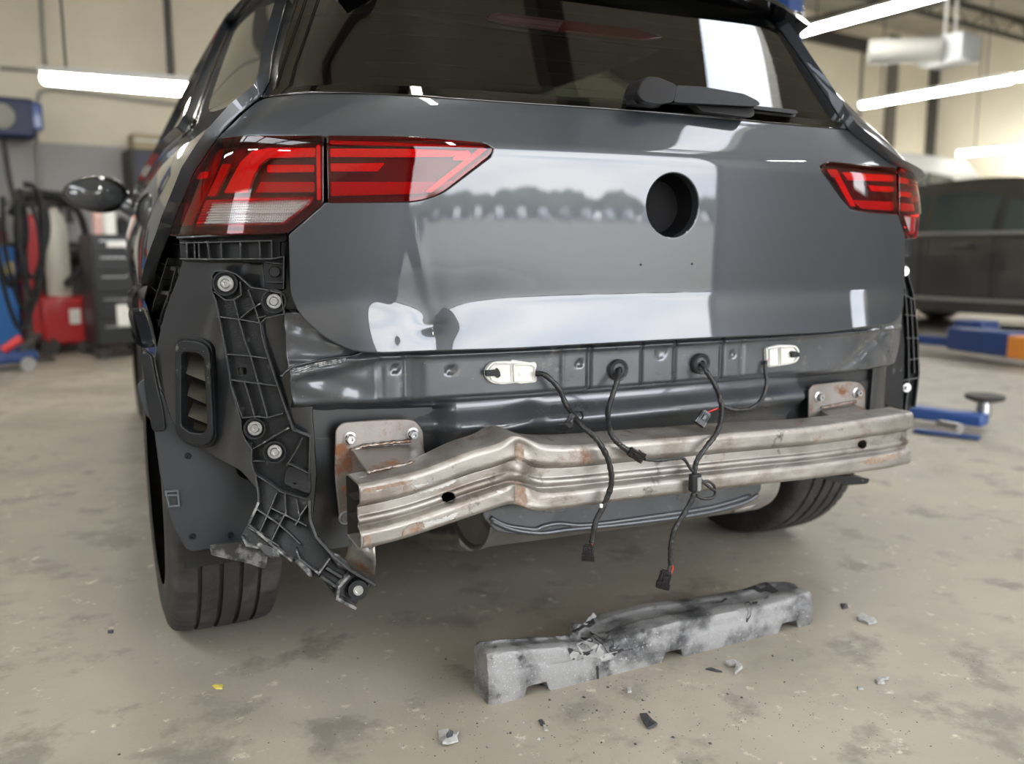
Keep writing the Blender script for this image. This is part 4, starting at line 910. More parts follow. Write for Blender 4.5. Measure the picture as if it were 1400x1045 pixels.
# burnished smears
SMEAR = mat('bright_scraped_steel', (.60, .585, .57), .4, .8, var=.2, vscale=120, stretch=(1, 1, 3)); RUST = mat('rust_scab', (.24, .14, .085), .75, .3, color2=(.34, .30, .26), vscale=70)
def beam_y(px, h): return float(Spline(xsp, ysp)(px))
def on_beam(name, pts, m, off=.0045):
    """a thin smear lying on the beam, draped over its ridges"""
    lp = catmull(pts, 4, closed=True); lo_ = lp.min(0); hi_ = lp.max(0); Vv = {}; Fq = []
    def pt(i, j):
        if (i, j) not in Vv:
            d = Vector(ray(lo_[0]+i*2., lo_[1]+j*1.5)).normalized(); h, n_, _, _ = beam_bvh.ray_cast(Vector(CAM), d)
            Vv[(i, j)] = None if h is None else np.array(h)-np.array(d)*off
        return Vv[(i, j)]
    I, J = int((hi_[0]-lo_[0])/2)+2, int((hi_[1]-lo_[1])/1.5)+2
    for i in range(I):
        for j in range(J):
            c_ = (lo_[0]+i*2+1+rng.uniform(-.8, .8), lo_[1]+j*1.5+.75+rng.uniform(-.6, .6))
            if inside(np.array([c_[0]]), np.array([c_[1]]), [lp])[0] and all(pt(i+a_, j+b_) is not None for a_ in (0, 1) for b_ in (0, 1)): Fq.append(((i, j), (i+1, j), (i+1, j+1), (i, j+1)))
    ks = {k: n_ for n_, k in enumerate({q for f in Fq for q in f})}
    if Fq: mesh(name, [Vv[k] for k in ks], [tuple(ks[q] for q in f) for f in Fq], m, beam)
on_beam('scrape', [(560, 665), (590, 660), (616, 654), (622, 660), (600, 668), (574, 674)], SMEAR)
on_beam('rust_scab', [(552, 669), (562, 662), (571, 671), (560, 677)], RUST); on_beam('rust_scab', [(500, 668), (530, 663), (560, 657), (558, 661), (528, 668), (502, 673)], RUST)
on_beam('scrape', [(574, 716), (600, 710), (626, 701), (612, 714), (580, 724)], SMEAR)
on_beam('rust_scab', [(551, 727), (566, 716), (580, 716), (574, 730), (556, 736)], RUST); on_beam('rust_scab', [(590, 720), (628, 708), (636, 712), (600, 724), (584, 728)], RUST)
on_beam('rust_scab', [(498, 735), (506, 733), (506, 744), (499, 748)], RUST); on_beam('rust_scab', [(705, 660), (716, 664), (720, 690), (706, 692)], RUST)
on_beam('rust_scab', [(705, 610), (714, 608), (716, 628), (706, 632)], RUST); on_beam('rust_scab', [(1180, 630), (1225, 618), (1228, 624), (1190, 636)], RUST); on_beam('rust_scab', [(1060, 585), (1090, 583), (1090, 588), (1062, 590)], SMEAR)
# mounting plates, box brackets, bolts, welds
def yplate(name, pts, Y, th, m, parent, r=10, holes=(), bev=.002):
    P = [aty(px, py, Y) for px, py in dens(roundpoly(pts, r), 8)]; P2 = [p+np.array([0, th, 0]) for p in P]; k = len(P)
    o = mesh(name, P+P2, [tuple(range(k)), tuple(range(2*k-1, k-1, -1))]+[(i, (i+1) % k, k+(i+1) % k, k+i) for i in range(k)], m, parent, smooth=False)
    b_ = bmesh.new(); b_.from_mesh(o.data); bmesh.ops.recalc_face_normals(b_, faces=b_.faces); b_.to_mesh(o.data); b_.free()
    if bev: bevel(o, bev, 2, 35)
    return o
def bolt3(c, n, r, parent, m=ZINC):
    mb = MB(); c = np.array(c); n = np.array(n, float); n /= np.linalg.norm(n)
    mb.lathe(c, n, [(0, r*1.45), (.002, r*1.4), (.003, r*1.05)], 24); mb.lathe(c, n, [(.002, r), (.010, r), (.012, r*.85), (.012, r*.4), (.008, r*.35), (.008, 0)], 6); mb.build('bolt', m, parent, smooth=True, auto=30)
pL = yplate('mounting_plate', [(459, 588), (468, 578), (520, 574), (566, 573), (579, 588), (581, 640), (560, 720), (490, 722), (465, 716), (458, 650)], .10, .006, PLATE, car, r=16)
for px, py in ((478, 600), (564, 594), (472, 708)): bolt3(aty(px, py, .100), (0, -1, 0), .0085, pL)
pR = yplate('mounting_plate', [(1106, 534), (1112, 526), (1160, 521), (1176, 523), (1183, 532), (1183, 600), (1106, 600)], .10, .006, PLATE, car, r=9)
for px, py in ((1119, 543), (1171, 537)): bolt3(aty(px, py, .100), (0, -1, 0), .0085, pR)
def boxbr(fr, bk, name, parent):   # front quad px at Y0, back quad px at Y1
    A = [aty(px, py, y) for px, py, y in fr]; C_ = [aty(px, py, y) for px, py, y in bk]; mb = MB(); mb.hexa(A, C_); o = mb.build(name, PLATE, parent); bevel(o, .002, 2); return o
def bxyz(x0, x1, z0, z1, y0, y1): return [(x0, y0, z0), (x1, y0, z0), (x1, y0, z1), (x0, y0, z1)], [(x0, y1, z0), (x1, y1, z0), (x1, y1, z1), (x0, y1, z1)]
a = aty(480, 613, .098); b = aty(578, 606, .098)
f1 = aty(503, 647, -.037); f2 = aty(585, 629, -.002)
mb = MB(); mb.hexa([(f1[0], -.035, .345), (f2[0], -.0, .37), f2, f1], [(a[0], .105, .335), (b[0], .105, .36), (b[0], .105, b[2]), (a[0], .105, a[2])]); bxL = mb.build('box_bracket', PLATE, pL); bevel(bxL, .002, 2)
a = aty(1124, 560, .098); b = aty(1170, 552, .098)
f1 = aty(1148, 577, .0); f2 = aty(1192, 563, .035)
mb = MB(); mb.hexa([(f1[0], .0, .38), (f2[0], .035, .38), f2, f1], [(a[0], .105, .37), (b[0], .105, .37), (b[0], .105, b[2]), (a[0], .105, a[2])]); bxR = mb.build('box_bracket', PLATE, pR); bevel(bxR, .002, 2)
def weld(P, r, parent, n=26):
    P = catmull(P, 8); mb = MB(); q = np.linspace(0, len(P)-1, n); Z = np.array([P[int(i)]*(1-i % 1)+P[min(int(i)+1, len(P)-1)]*(i % 1) for i in q]); Z = Z+rng.normal(0, .0006, Z.shape)
    mb.tube(Z, r, 8, rr=[r*(1+.35*math.sin(i*2.3)) for i in range(n)]); mb.build('weld_bead', WELD, parent, smooth=True)
weld([aty(479, 616, .094), aty(510, 608, .094), aty(545, 605, .094), aty(562, 603, .094)], .0032, pL)
weld([aty(503, 647, -.038), aty(530, 640, -.026), aty(560, 634, -.013), aty(585, 628, -.003)], .003, beam)
weld([aty(1124, 558, .096), aty(1148, 553, .096), aty(1170, 549, .096)], .003, pR)
# curled steel strip hanging behind the left end
mb = MB(); sP = [(472, 742), (478, 752), (510, 756), (513, 770), (511, 782)]
V = []; Fc = []; cols = [(455, 745, 470, 772), (475, 745, 482, 784), (492, 750, 497, 788), (505, 752, 508, 790), (500, 728, 513, 770)]
A = [aty(478, 735, .03), aty(500, 728, .0), aty(512, 745, -.01)]; Bq = [aty(468, 772, .04), aty(492, 782, .01), aty(512, 786, .0)]
for i in range(9):
    t = i/8; a_ = (1-t)**2*A[0]+2*t*(1-t)*A[1]+t*t*A[2]; b_ = (1-t)**2*Bq[0]+2*t*(1-t)*Bq[1]+t*t*Bq[2]; V += [a_, (a_+b_)/2+np.array([0, -.008, 0]), b_]
for i in range(8):
    for j in range(2): a_ = i*3+j; Fc.append((a_, a_+1, a_+4, a_+3))
o = mesh('torn_bracket_strip', V, Fc, PLATE, car); m_ = o.modifiers.new('t', 'SOLIDIFY'); m_.thickness = .002
# ================================================================== LICENCE LAMPS, GROMMETS, HARNESS
def rx(P, off=0.):
    f = lambda x, z: RPM(x, z)-np.array([0, off, 0]); uv = np.array([inv(f, *p, RLO, RHI) for p in P]); return f(uv[:, 0], uv[:, 1])
def solid_on(name, pts, Y, th, m, parent, r=3, bev=.0015): return yplate(name, pts, Y, th, m, parent, r=r, bev=bev)
def z4(P): return [(x/3.073+440, y/3.073+440) for x, y in P]
def z5(P): return [(x/2.8+780, y/2.8+440) for x, y in P]
yl = .045
lampL = solid_on('number_plate_lamp', z4([(688, 215), (695, 190), (715, 172), (740, 166), (795, 166), (800, 160), (880, 172), (900, 168), (905, 190), (897, 205), (903, 225), (905, 255), (880, 258), (835, 262), (820, 258), (760, 264), (720, 260), (698, 245)]), yl-.008, .010, WHITEP, car, r=4)
def rimloop(name, pts, Y, m, parent, r=.0012, h=.004):
    P = [aty(px, py, Y) for px, py in pts]; mb = MB(); wall_strip(mb, P+[P[0]], (0, -1, 0), h, .0018); o = mb.build(name, m, parent); bevel(o, .0005, 1)
rimloop('lamp_rim', z4([(700, 215), (706, 192), (725, 178), (795, 176), (795, 252), (740, 254), (712, 244)]), yl-.008, WHITEP, lampL)
rimloop('lamp_rim', z4([(802, 178), (880, 182), (892, 190), (886, 250), (806, 250)]), yl-.008, WHITEP, lampL)
c = aty(*z4([(834, 218)])[0], yl-.008); mb = MB(); mb.lathe(c, (0, -1, 0), [(0, .004), (.0015, .004), (.002, .002), (0.0015, 0)], 16); mb.build('lamp_pip', WHITEP, lampL, smooth=True)
solid_on('lamp_clip', z4([(690, 205), (735, 202), (738, 194), (748, 208), (752, 228), (740, 238), (732, 228), (692, 230)]), yl-.014, .007, BLACKP, lampL, r=1, bev=.0006)
lampR = solid_on('number_plate_lamp', z5([(750, 100), (785, 92), (800, 88), (862, 90), (876, 105), (880, 130), (868, 155), (840, 164), (760, 175), (752, 165)]), .033, .010, WHITEP, car, r=4)
rimloop('lamp_rim', z5([(758, 105), (796, 99), (796, 164), (760, 168)]), .033, WHITEP, lampR); rimloop('lamp_rim', z5([(802, 98), (856, 98), (866, 112), (866, 135), (852, 155), (804, 162)]), .033, WHITEP, lampR)
solid_on('lamp_clip', z5([(846, 116), (856, 112), (878, 118), (878, 134), (850, 138)]), .026, .007, BLACKP, lampR, r=1, bev=.0006)
grom = []
for px, py in ((845, 506), (958, 497.5)):
    c = aty(px, py, .032); mb = MB(); nn = np.array([-.0, -1, 0.])
    mb.lathe(c+np.array([0, .004, 0]), nn, [(0, .0205), (.008, .0205), (.0105, .0185), (.0095, .015), (.0075, .0135), (.0085, .012), (.0085, .007), (.004, .005), (.004, 0)], 40)
    grom.append(mb.build('grommet', mat('grommet_rubber', (.030, .032, .036), .45) if not grom else bpy.data.materials['grommet_rubber'], car, smooth=True, auto=50))
def cable(name, pts, r, parent, m=CABLE, n=10):
    P = catmull([aty(px, py, y) for px, py, y in pts], n); k = len(P); o_ = []
    mb = MB(); mb.tube(P, r, 12, rr=[r*(1+.10*math.sin(i*1.9)+.06*math.sin(i*.7)) for i in range(k)]); return mb.build(name, m, parent, smooth=True)
def conn(c_px, Y, ax_px, L_, w, parent, name='connector', th=.011, fins=5):
    """connector body: block with ribs, latch and collar. axis towards pixel ax_px"""
    c = aty(*c_px, Y); e = aty(*ax_px, Y)-c; e /= np.linalg.norm(e); nn = np.array([-.45, -.89, 0]); nn -= e*(nn@e); nn /= np.linalg.norm(nn); w_ = np.cross(e, nn); ax = [e, w_, nn]
    mb = MB(); mb.box(c, (L_, w, th), ax); mb.box(c+e*L_*.28, (L_*.40, w*1.16, th*1.2), ax)
    for i in range(fins): mb.box(c-w_*(w*.38-w*.76*i/(fins-1))+nn*th*.62, (L_*.92, w*.07, th*.25), ax)
    mb.box(c+nn*th*.72-e*L_*.1, (L_*.35, w*.32, th*.22), ax); mb.box(c-e*L_*.55, (L_*.12, w*.8, th*.8), ax)
    o = mb.build(name, CONP, parent); bevel(o, .0006, 2)
    return o, c, e
h1 = cable('wiring_harness', [(733, 511, .030), (745, 513, .018), (763, 530, .008), (775, 555, .0), (795, 582, -0.055), (815, 600, -0.081), (831, 628, -0.083), (836, 660, -0.082), (826, 690, -0.077), (815, 712, -0.076), (809, 742, -0.076)], .0050, car)
conn((804, 757), -.076, (803, 770), .026, .019, h1); 
for dx in (-1.5, 1.5): cable('wire', [(809+dx*.4, 736, -.076), (808+dx, 745, -.076), (805+dx*1.5, 750, -.076)], .0012, h1, REDW if dx > 0 else BLACKP)
conn((781, 575), -.030, (790, 563), .020, .015, h1); cable('cable_clip', [(792, 579, -0.049), (797, 570, -0.033), (793, 563, -0.017), (784, 566, -0.024)], .0018, h1, BLACKP)
c = aty(822, 692, -0.081); mb = MB(); mb.box(c, (.006, .004, .007)); bevel(mb.build('paper_tag', WHITEP, h1), .001, 1)
h2 = cable('wiring_harness', [(846, 505, .026), (844, 520, .012), (836, 545, .004), (831, 565, -0.017), (835, 592, -0.069), (846, 607, -0.078), (860, 617, -0.080)], .0050, car)
conn((870, 622), -.083, (880, 627), .030, .017, h2, fins=4)
cable('branch_wire', [(881, 628, -0.081), (900, 630, -0.080), (925, 627, -0.078), (935, 628, -0.077), (945, 642, -0.078), (960, 658, -0.080), (972, 668, -0.082), (978, 672, -0.082), (975, 680, -0.082), (962, 682, -0.081), (952, 678, -0.080)], .0030, h2)
cable('branch_wire', [(948, 672, -0.078), (958, 662, -0.080), (967, 658, -0.081), (976, 664, -0.082), (978, 672, -0.082)], .0026, h2)
h3 = cable('wiring_harness', [(959, 497, .024), (966, 508, .010), (978, 528, .0), (985, 548, -.004), (986, 570, -0.033), (980, 592, -0.072), (965, 612, -0.078), (952, 632, -0.078), (949, 655, -0.078), (948, 678, -0.078), (935, 703, -0.075), (922, 725, -0.074), (917, 750, -0.074), (917, 772, -0.074)], .0050, car)
conn((908, 794), -.074, (903, 812), .032, .021, h3)
for dx in (-1.5, 1.5): cable('wire', [(917+dx*.5, 768, -.074), (917+dx*2, 776, -.074), (914+dx*2.4, 784, -.074)], .0014, h3, REDW if dx > 0 else BLACKP)
conn((960, 573), -.025, (954, 582), .028, .019, h3); cable('wire', [(984, 558, -0.009), (975, 561, -0.014), (968, 564, -0.019)], .0014, h3, REDW)
cable('branch_wire', [(984, 549, -.002), (992, 557, -0.003), (1010, 561, -0.004), (1028, 558, 0.007), (1042, 545, .018), (1048, 525, .024), (1046, 505, .030), (1047, 494, .034)], .0042, h3)
cable('wire', [(1047, 496, .034), (1051, 489, .034), (1053, 484, .036)], .0012, h3, REDW)
c = aty(950, 660, -0.078); mb = MB(); mb.box(c, (.022, .014, .034)); o = mb.build('cable_holder', BLACKP, h3); bevel(o, .003, 2)
mb = MB(); mb.box(c+np.array([.004, -.008, -.002]), (.009, .003, .026)); bevel(mb.build('holder_band', mat('grey_band', (.2, .2, .2), .5), h3), .001, 1)
# ================================================================== BELOW THE BEAM
# lower pan edge and muffler
def PANM(x, z): x = np.asarray(x, float); z = np.asarray(z, float); return np.stack([x+0*z, .10+.02*np.sin(z*60)*0+.04*sstep(.36, .33, z)+.05*x*x, z+0*x], -1)
pan = skin('spare_wheel_well', PANM, g([(662, 706), (680, 726), (712, 730), (760, 726), (860, 717), (960, 703), (1020, 684), (1040, 672), (1040, 640), (660, 640)], fn=PANM, lo=(-.7, .1), hi=(.8, .6), r=6, step=10), BODY, car, res=.01, rim=.01)
for P in ([(670, 708), (690, 718), (712, 722), (732, 724), (742, 720), (764, 716), (800, 718), (880, 708), (970, 694), (1025, 678)], [(672, 712), (700, 724), (738, 729), (780, 724), (860, 716), (960, 702), (1015, 688), (1036, 676)]):
    px_tube('well_flange', P, PANM, .0055, BODY, pan, lo=(-.7, .1), hi=(.8, .6), sides=8)
o = yplate('pressed_slot', [(742, 692), (775, 690), (782, 693), (776, 700), (748, 702), (740, 698)], .094, .004, BODY, pan, r=4, bev=.002)
mL = aty(648, 735, .27); mR = aty(1030, 684, .27)
mb = MB(); axm = mR-mL; Lm = np.linalg.norm(axm); mc_ = mL+np.array([0, .02, .07])
mb.lathe(mc_, axm, [(0, .0), (.0, .086), (-.006, .092), (-.006, .096), (.006, .096), (.012, .093), (Lm*.5, .094), (Lm-.02, .093), (Lm, .088), (Lm+.005, .05), (Lm, 0)], 48)
mb.V = [(x, (y-mc_[1])*1.25+mc_[1], z) for x, y, z in mb.V]; muf = mb.build('muffler', MUFF, car, smooth=True, auto=40)
cable('exhaust_pipe', [(645, 735, .42), (600, 735, .6), (560, 720, .9)], .028, muf, MUFF)
mb = MB()
px_m = [aty(1000, 695, .22), aty(1025, 690, .21), aty(1036, 676, .20), aty(1036, 655, .19)]
mb.tube(catmull(px_m, 6), .012, 10); mb.build('muffler_hanger', MUFF, muf, smooth=True)
# wheels
def wheel(sx):
    cx, cy, cz, R = sx*.772, .656, .332, .332
    NSg = 264; lat = []; hw = .104
    # across the tread: (x offset, radius drop, type)
    P = [(-.108, .105, 0), (-.112, .075, 0), (-.110, .045, 0), (-.104, .020, 0), (-.098, .010, 1), (-.092, .0055, 1), (-.075, .0020, 1), (-.0605, .0012, 1), (-.060, .009, 2), (-.0525, .009, 2), (-.052, .0006, 3), (-.036, .0003, 3), (-.021, .0, 3), (-.0205, .009, 2), (-.0125, .009, 2), (-.012, .0, 4), (0., .0, 4), (.0165, .0, 4), (.017, .009, 2), (.0245, .009, 2), (.025, .0, 3), (.039, .0003, 3), (.052, .0006, 3), (.0525, .009, 2), (.0595, .009, 2), (.060, .0012, 1), (.075, .0020, 1), (.092, .0055, 1), (.098, .010, 1), (.104, .020, 0), (.110, .045, 0), (.112, .075, 0), (.108, .105, 0)]
    V = []; Fc = []; n = len(P)
    for i in range(NSg):
        for x, d, ty in P:
            dd = d; a = 2*math.pi*i/NSg
            if ty == 1 and i % 4 == 0 and .062 < abs(x) < .1: dd += .0028
            if ty == 3:
                k = (i+int(abs(x)*260)) % 8
                if k == 0 and abs(abs(x)-.037) > .010: dd += .003
            V.append((cx+x, cy+(R-dd)*math.cos(a), cz+(R-dd)*math.sin(a)))
    for i in range(NSg):
        for j in range(n-1): a = i*n+j; b = ((i+1) % NSg)*n+j; Fc.append((a, a+1, b+1, b))
    w = mesh('tyre', V, Fc, RUBBER, car, auto=35)
    mb = MB(); mb.lathe((cx-sx*.02, cy, cz), (sx, 0, 0), [(-.08, .228), (.085, .228), (.088, .215), (.02, .20), (.01, .07), (.06, .05), (.06, 0)], 40)
    for a in range(5):
        t = a*1.2566; mb.box((cx+sx*.045, cy+.125*math.cos(t), cz+.125*math.sin(t)), (.02, .17, .045), [[1, 0, 0], [0, math.cos(t), math.sin(t)], [0, -math.sin(t), math.cos(t)]])
    mb.build('rim', MUFF, w, smooth=True, auto=40)
for s in (-1, 1): wheel(s)
for s in (-1, 1):   # front wheels, mostly hidden
    mb = MB(); mb.lathe((s*.68, 3.27, .332), (s, 0, 0), [(-.1, .20), (-.1, .30), (-.085, .325), (-.07, .332), (.07, .332), (.085, .325), (.1, .3), (.1, .2)], 48); mb.build('tyre', RUBBER, car, smooth=True, auto=35)
# inner arches
for s in (-1, 1):
    V = []; Fc = []; A = np.linspace(-.25, math.pi+.25, 25)
    for x in (.62, .74, .86):
        for a in A: V.append((s*x, .656+.362*math.cos(a), .33+.362*math.sin(a)))
    n = len(A)
    for j in range(2):
        for i in range(n-1): a = j*n+i; Fc.append((a, a+1, a+n+1, a+n))
    o = mesh('wheel_arch_liner', V, Fc, BLACKM, car); 
# dark mud flap (left, seen from behind)
yf = .245
FLAPM = mat('liner_felt_plastic', (.030, .034, .040), .5, var=.25, vscale=8); mat_layer(FLAPM, (.12, .12, .12), 30, .66, .74)
def FL(x, z): x = np.asarray(x, float); z = np.asarray(z, float); return np.stack([x+0*z, .235+.25*sp(-x-.80, .02)+.06*sstep(.55, .3, z)*0, z+0*x], -1)
fg = lambda P, r=4, st_=8: g(P, fn=FL, lo=(-1.1, .1), hi=(-.5, .8), r=r, step=st_)
flap = skin('rear_arch_liner', FL, fg(z2([(30, -110), (70, 20), (110, 60), (140, 300), (165, 420), (205, 560), (262, 660), (290, 672), (530, 630), (600, 440), (600, 330), (560, 345), (505, 320), (490, 270), (390, 210), (250, 130), (200, 60), (170, -30), (120, -100), (60, -140)])), FLAPM, car, res=.010, rim=.004)
CLG = mat('clip_grey', (.10, .11, .12), .4)
for P in (z1([(98, 895), (150, 895), (150, 930), (100, 930), (98, 895)]), z1([(105, 940), (152, 940), (155, 995), (110, 995), (105, 940)]), z2([(165, 388), (222, 385), (228, 455), (182, 458), (165, 388)]), z2([(165, 405), (225, 405)])):
    mb = MB(); uv = np.array([inv(FL, *p, (-1.1, .1), (-.5, .8)) for p in P]); wall_strip(mb, FL(uv[:, 0], uv[:, 1]), (-.3, -.95, 0), .006, .003); mb.build('liner_clip', CLG, flap)

for p in z2([(290, 606), (268, 222), (470, 600)]):
    u_ = inv(FL, *p, (-1.1, .1), (-.5, .8)); mb = MB(); mb.lathe(FL(*u_), (-.2, -.97, 0), [(0, .006), (.003, .005), (.003, .0025), (.001, .002), (.001, 0)], 16); mb.build('push_rivet', BLACKP, flap, smooth=True, auto=35)
# torn strip below liner
tz = lambda P: [(x/3.483+180, y/3.483+560) for x, y in P]
yplate('torn_liner_strip', tz([(372, 648), (520, 628), (560, 650), (650, 690), (640, 765), (560, 735), (440, 710), (380, 695)]), .20, .004, SCUFF, car, r=2, bev=.001)
# edge strip on the wing side between ladder and liner
px_ = z1([(60, 620), (110, 640), (150, 800), (175, 960), (200, 1040)])
mb = MB(); 
skin('liner_edge', FL, fg(z1([(60, 630), (92, 650), (118, 790), (146, 900), (158, 1000), (108, 1000), (84, 850), (64, 700)])), BLACKP, car, res=.008, rim=.006, off=.008)
# black shadow box behind left beam end (body leg)
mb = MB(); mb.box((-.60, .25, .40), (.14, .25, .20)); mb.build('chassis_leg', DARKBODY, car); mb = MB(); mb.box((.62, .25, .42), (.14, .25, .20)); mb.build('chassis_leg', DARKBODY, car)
# flap under the right end
yplate('undertray_flap', [(1120, 650), (1165, 652), (1190, 655), (1186, 662), (1160, 664), (1128, 656)], .12, .05, BLACKP, car, r=3, bev=.004)
for s in (-1,):
    mb = MB(); a = aty(432, 655, .19); mb.box(a, (.03, .03, .06)); bevel(mb.build('black_clip', BLACKM, car), .004, 2)
for o in bpy.data.objects:
    if o.parent == car: o.matrix_parent_inverse = CARI
# ================================================================== FOAM BLOCK ON THE FLOOR
FOAM = mat('silver_grey_foam', (.30, .30, .302), .42, .25, color2=(.06, .061, .065), vscale=11, bump=.9, bscale=420, detail=8, lo=.38, hi=.56, rvar=.06)
mat_layer(FOAM, (.55, .55, .55), 230, .60, .68, rough=.3); mat_layer(FOAM, (.03, .03, .032), 16, .60, .70, rough=.7)
FDK = mat('torn_dark_foam', (.018, .018, .020), .8); FLT = mat('bare_foam_bead', (.34, .34, .335), .6, var=.3, vscale=40)
def foam():
    # front bottom line, from the photograph's floor points
    a = atz(670, 966, 0); b = atz(1113, 853, 0); N = 190; V = []; sec = []
    tops = [(670, 894), (740, 887), (800, 882), (840, 878), (880, 864), (960, 845), (1020, 834), (1070, 822), (1090, 815), (1113, 809)]
    bt = Spline([t[0] for t in tops], [t[1] for t in tops])
    bk = Spline([670, 712, 766, 790, 803, 815, 850, 930, 1000, 1080, 1100], [877, 867, 855, 858, 853, 846, 838, 824, 810, 791, 795])
    ex = (b-a)/np.linalg.norm(b-a); Ln = np.linalg.norm(b-a); ey = np.array([-ex[1], ex[0], 0])
    pxs = []
    m = 44
    for i in range(N):
        t = i/(N-1); p = a+(b-a)*t; q = proj(p); x = q[0]
        # height of the front top edge above this floor point
        p2 = aty(x, float(bt(x)), p[1]+.004); h = p2[2]
        wd = .074+.058*float(sstep(.27, .31, t))-.022*float(sstep(.31, .9, t)); wd = wd*(1-.25*float(sstep(.93, 1., t)))
        notch = 0.
        for c_, w_ in ((734, 15), (920, 12), (1078, 11)):
            notch = max(notch, float(sstep(w_+3, w_-2, abs(x-c_))))
        zb = notch*.020
        bd = 1-float(sstep(.0, .012, t)); be = float(sstep(.985, 1., t)); sh = .006*(bd+be)
        # section polygon (y across, z)
        step_ = .005*float(sstep(.2, .25, t))*(1-float(sstep(.32, .36, t)))
        P = [(0+sh, zb), (-.001+sh, h*.35), (.001+sh, h*.62), (.004+sh, h*.64), (.005+sh, h*.93-sh), (.008+sh, h*.98-sh), (.014, h-sh), (wd*.35, h+.001-sh), (wd*.40, h-.002-step_-sh), (wd*.68, h-.002-step_-sh), (wd*.73, h+.001-sh), (wd-.012, h-sh), (wd-.003-sh, h*.95-sh), (wd-sh, h*.85), (wd-sh, zb)]
        R = []
        Pd = dens(P, .0052, closed=False)
        idx = np.linspace(0, len(Pd)-1, m).astype(int); Pd = Pd[idx]
        for y, z in Pd:
            w = p+ey*y*1.0+np.array([0, 0, z]); n1 = noise.noise(Vector(w*22)); n2 = noise.noise(Vector(w*60+np.array([5, 0, 0]))); k = float(z > .001)
            dm = math.exp(-((x-808)/26)**2)*float(sstep(.35, .8, z/h)) ; n3 = noise.noise(Vector((w[0]*75+w[2]*30, w[1]*38, w[2]*22)))
            n4 = abs(noise.noise(Vector((w[0]*30, w[1]*60, 3))))
            w = w+np.array([0, 0, 1])*(k*(.0016*n1+.0008*n2)+dm*(.013*n3-.006*n4))+ey*k*(.0012*n2)-ey*dm*.010*n3+np.array([0, 0, -1])*.004*math.exp(-((x-775)/22)**2)*float(sstep(.3, 1, y/wd))*float(z > h*.7)
            w[2] = max(w[2], 0.0); R.append(w)
        sec.append(R)
    V = [p for R in sec for p in R]; Fc = []
    for i in range(N-1):
        for j in range(m-1): q = i*m+j; Fc.append((q, q+m, q+m+1, q+1))
        q = i*m; Fc.append((q+m-1, q+2*m-1, q+m, q))
    Fc.append(tuple(range(m))); Fc.append(tuple((N-1)*m+j for j in range(m-1, -1, -1)))
    o = mesh('foam_block', V, Fc, FOAM, None, auto=38)
    tag(o, 'long torn silver-grey bumper foam block lying on the concrete below the beam', 'foam block'); return o, a, b, ex, ey
foam_o, fa, fb, fex, fey = foam()
bpy.context.view_layer.update()
from mathutils.bvhtree import BVHTree
fbvh = BVHTree.FromPolygons([v.co for v in foam_o.data.vertices], [tuple(p.vertices) for p in foam_o.data.polygons])
def on_foam(px, py, off=0.):
    d = Vector(ray(px, py)).normalized(); h, n, i, dist = fbvh.ray_cast(Vector(CAM), d)
    if h is None: return None
    return np.array(h)+np.array(n)*off
def foam_patch(name, pts, m, th=.0012, r=1):
    P = [on_foam(*p, th) for p in dens(roundpoly(pts, r), 5)]; P = [p for p in P if p is not None]
    if len(P) < 3: return
    c = np.mean(P, 0); k = len(P); V = P+[c+np.array([0, -.0003, .0006])]+[p-np.array([0, 0, th*2]) for p in P]
    Fc = [(i, (i+1) % k, k) for i in range(k)]+[(k+1+i, k+1+(i+1) % k, (i+1) % k, i) for i in range(k)]
    mesh(name, V, Fc, m, foam_o, smooth=False)
z7 = lambda P: [(x/2.121+580, y/2.121+740) for x, y in P]
foam_patch('dark_gouge', z7([(920, 134), (950, 126), (975, 124), (990, 119), (1008, 130), (1028, 146), (1010, 152), (990, 145), (975, 150), (950, 140), (925, 144)]), FDK)
for P in ([(478, 262), (500, 275), (520, 290), (545, 285), (550, 300), (535, 312), (545, 322), (578, 312), (577, 318), (540, 333), (528, 318), (515, 298), (495, 285)], [(430, 262), (465, 240), (490, 225), (497, 240), (480, 250), (465, 248), (440, 262)], [(415, 310), (430, 312), (440, 335), (430, 345)],
          [(830, 182), (855, 180), (880, 170), (872, 165), (868, 178)], [(940, 175), (950, 185), (945, 215), (935, 235), (932, 230), (940, 205), (928, 182)], [(950, 178), (968, 176), (965, 182), (952, 184)], [(498, 362), (504, 362), (506, 398), (500, 395)], [(875, 325), (890, 316), (900, 325), (885, 333)], [(1055, 262), (1090, 255), (1092, 268), (1060, 272)], [(430, 318), (470, 322), (500, 310), (470, 330)], [(455, 280), (485, 283), (490, 292), (460, 288)]):
    foam_patch('tear', z7(P), FDK)
foam_patch('exposed_foam', z7([(440, 300), (470, 290), (500, 300), (520, 320), (500, 335), (460, 330)]), FLT, .0016)
foam_patch('exposed_foam', z7([(430, 318), (450, 322), (440, 338), (428, 345), (420, 330)]), FLT, .0016)
foam_patch('exposed_foam', z7([(505, 330), (530, 325), (560, 318), (540, 338), (512, 345)]), FLT, .0016)
# upward torn flakes
for px, py, dx, dz in ((803, 851, .004, .010), (812, 846, -.003, .012), (795, 858, .006, .008), (830, 876, .006, .009), (845, 886, .005, .006), (822, 888, -.004, .010)):
    p = on_foam(px, py)
    if p is None: continue
    V = [p+[-.012, -.002, -.003], p+[.012, .004, -.003], p+[dx+.004, .004, dz], p+[dx-.006, -.003, dz*.7]]; V += [v+np.array([0, .003, -.002]) for v in V]
    mesh('torn_flake', V, [(0, 1, 2, 3), (7, 6, 5, 4), (0, 3, 7, 4), (1, 5, 6, 2), (3, 2, 6, 7), (0, 4, 5, 1)], FLT if dz > .009 else FOAM, foam_o, smooth=False)
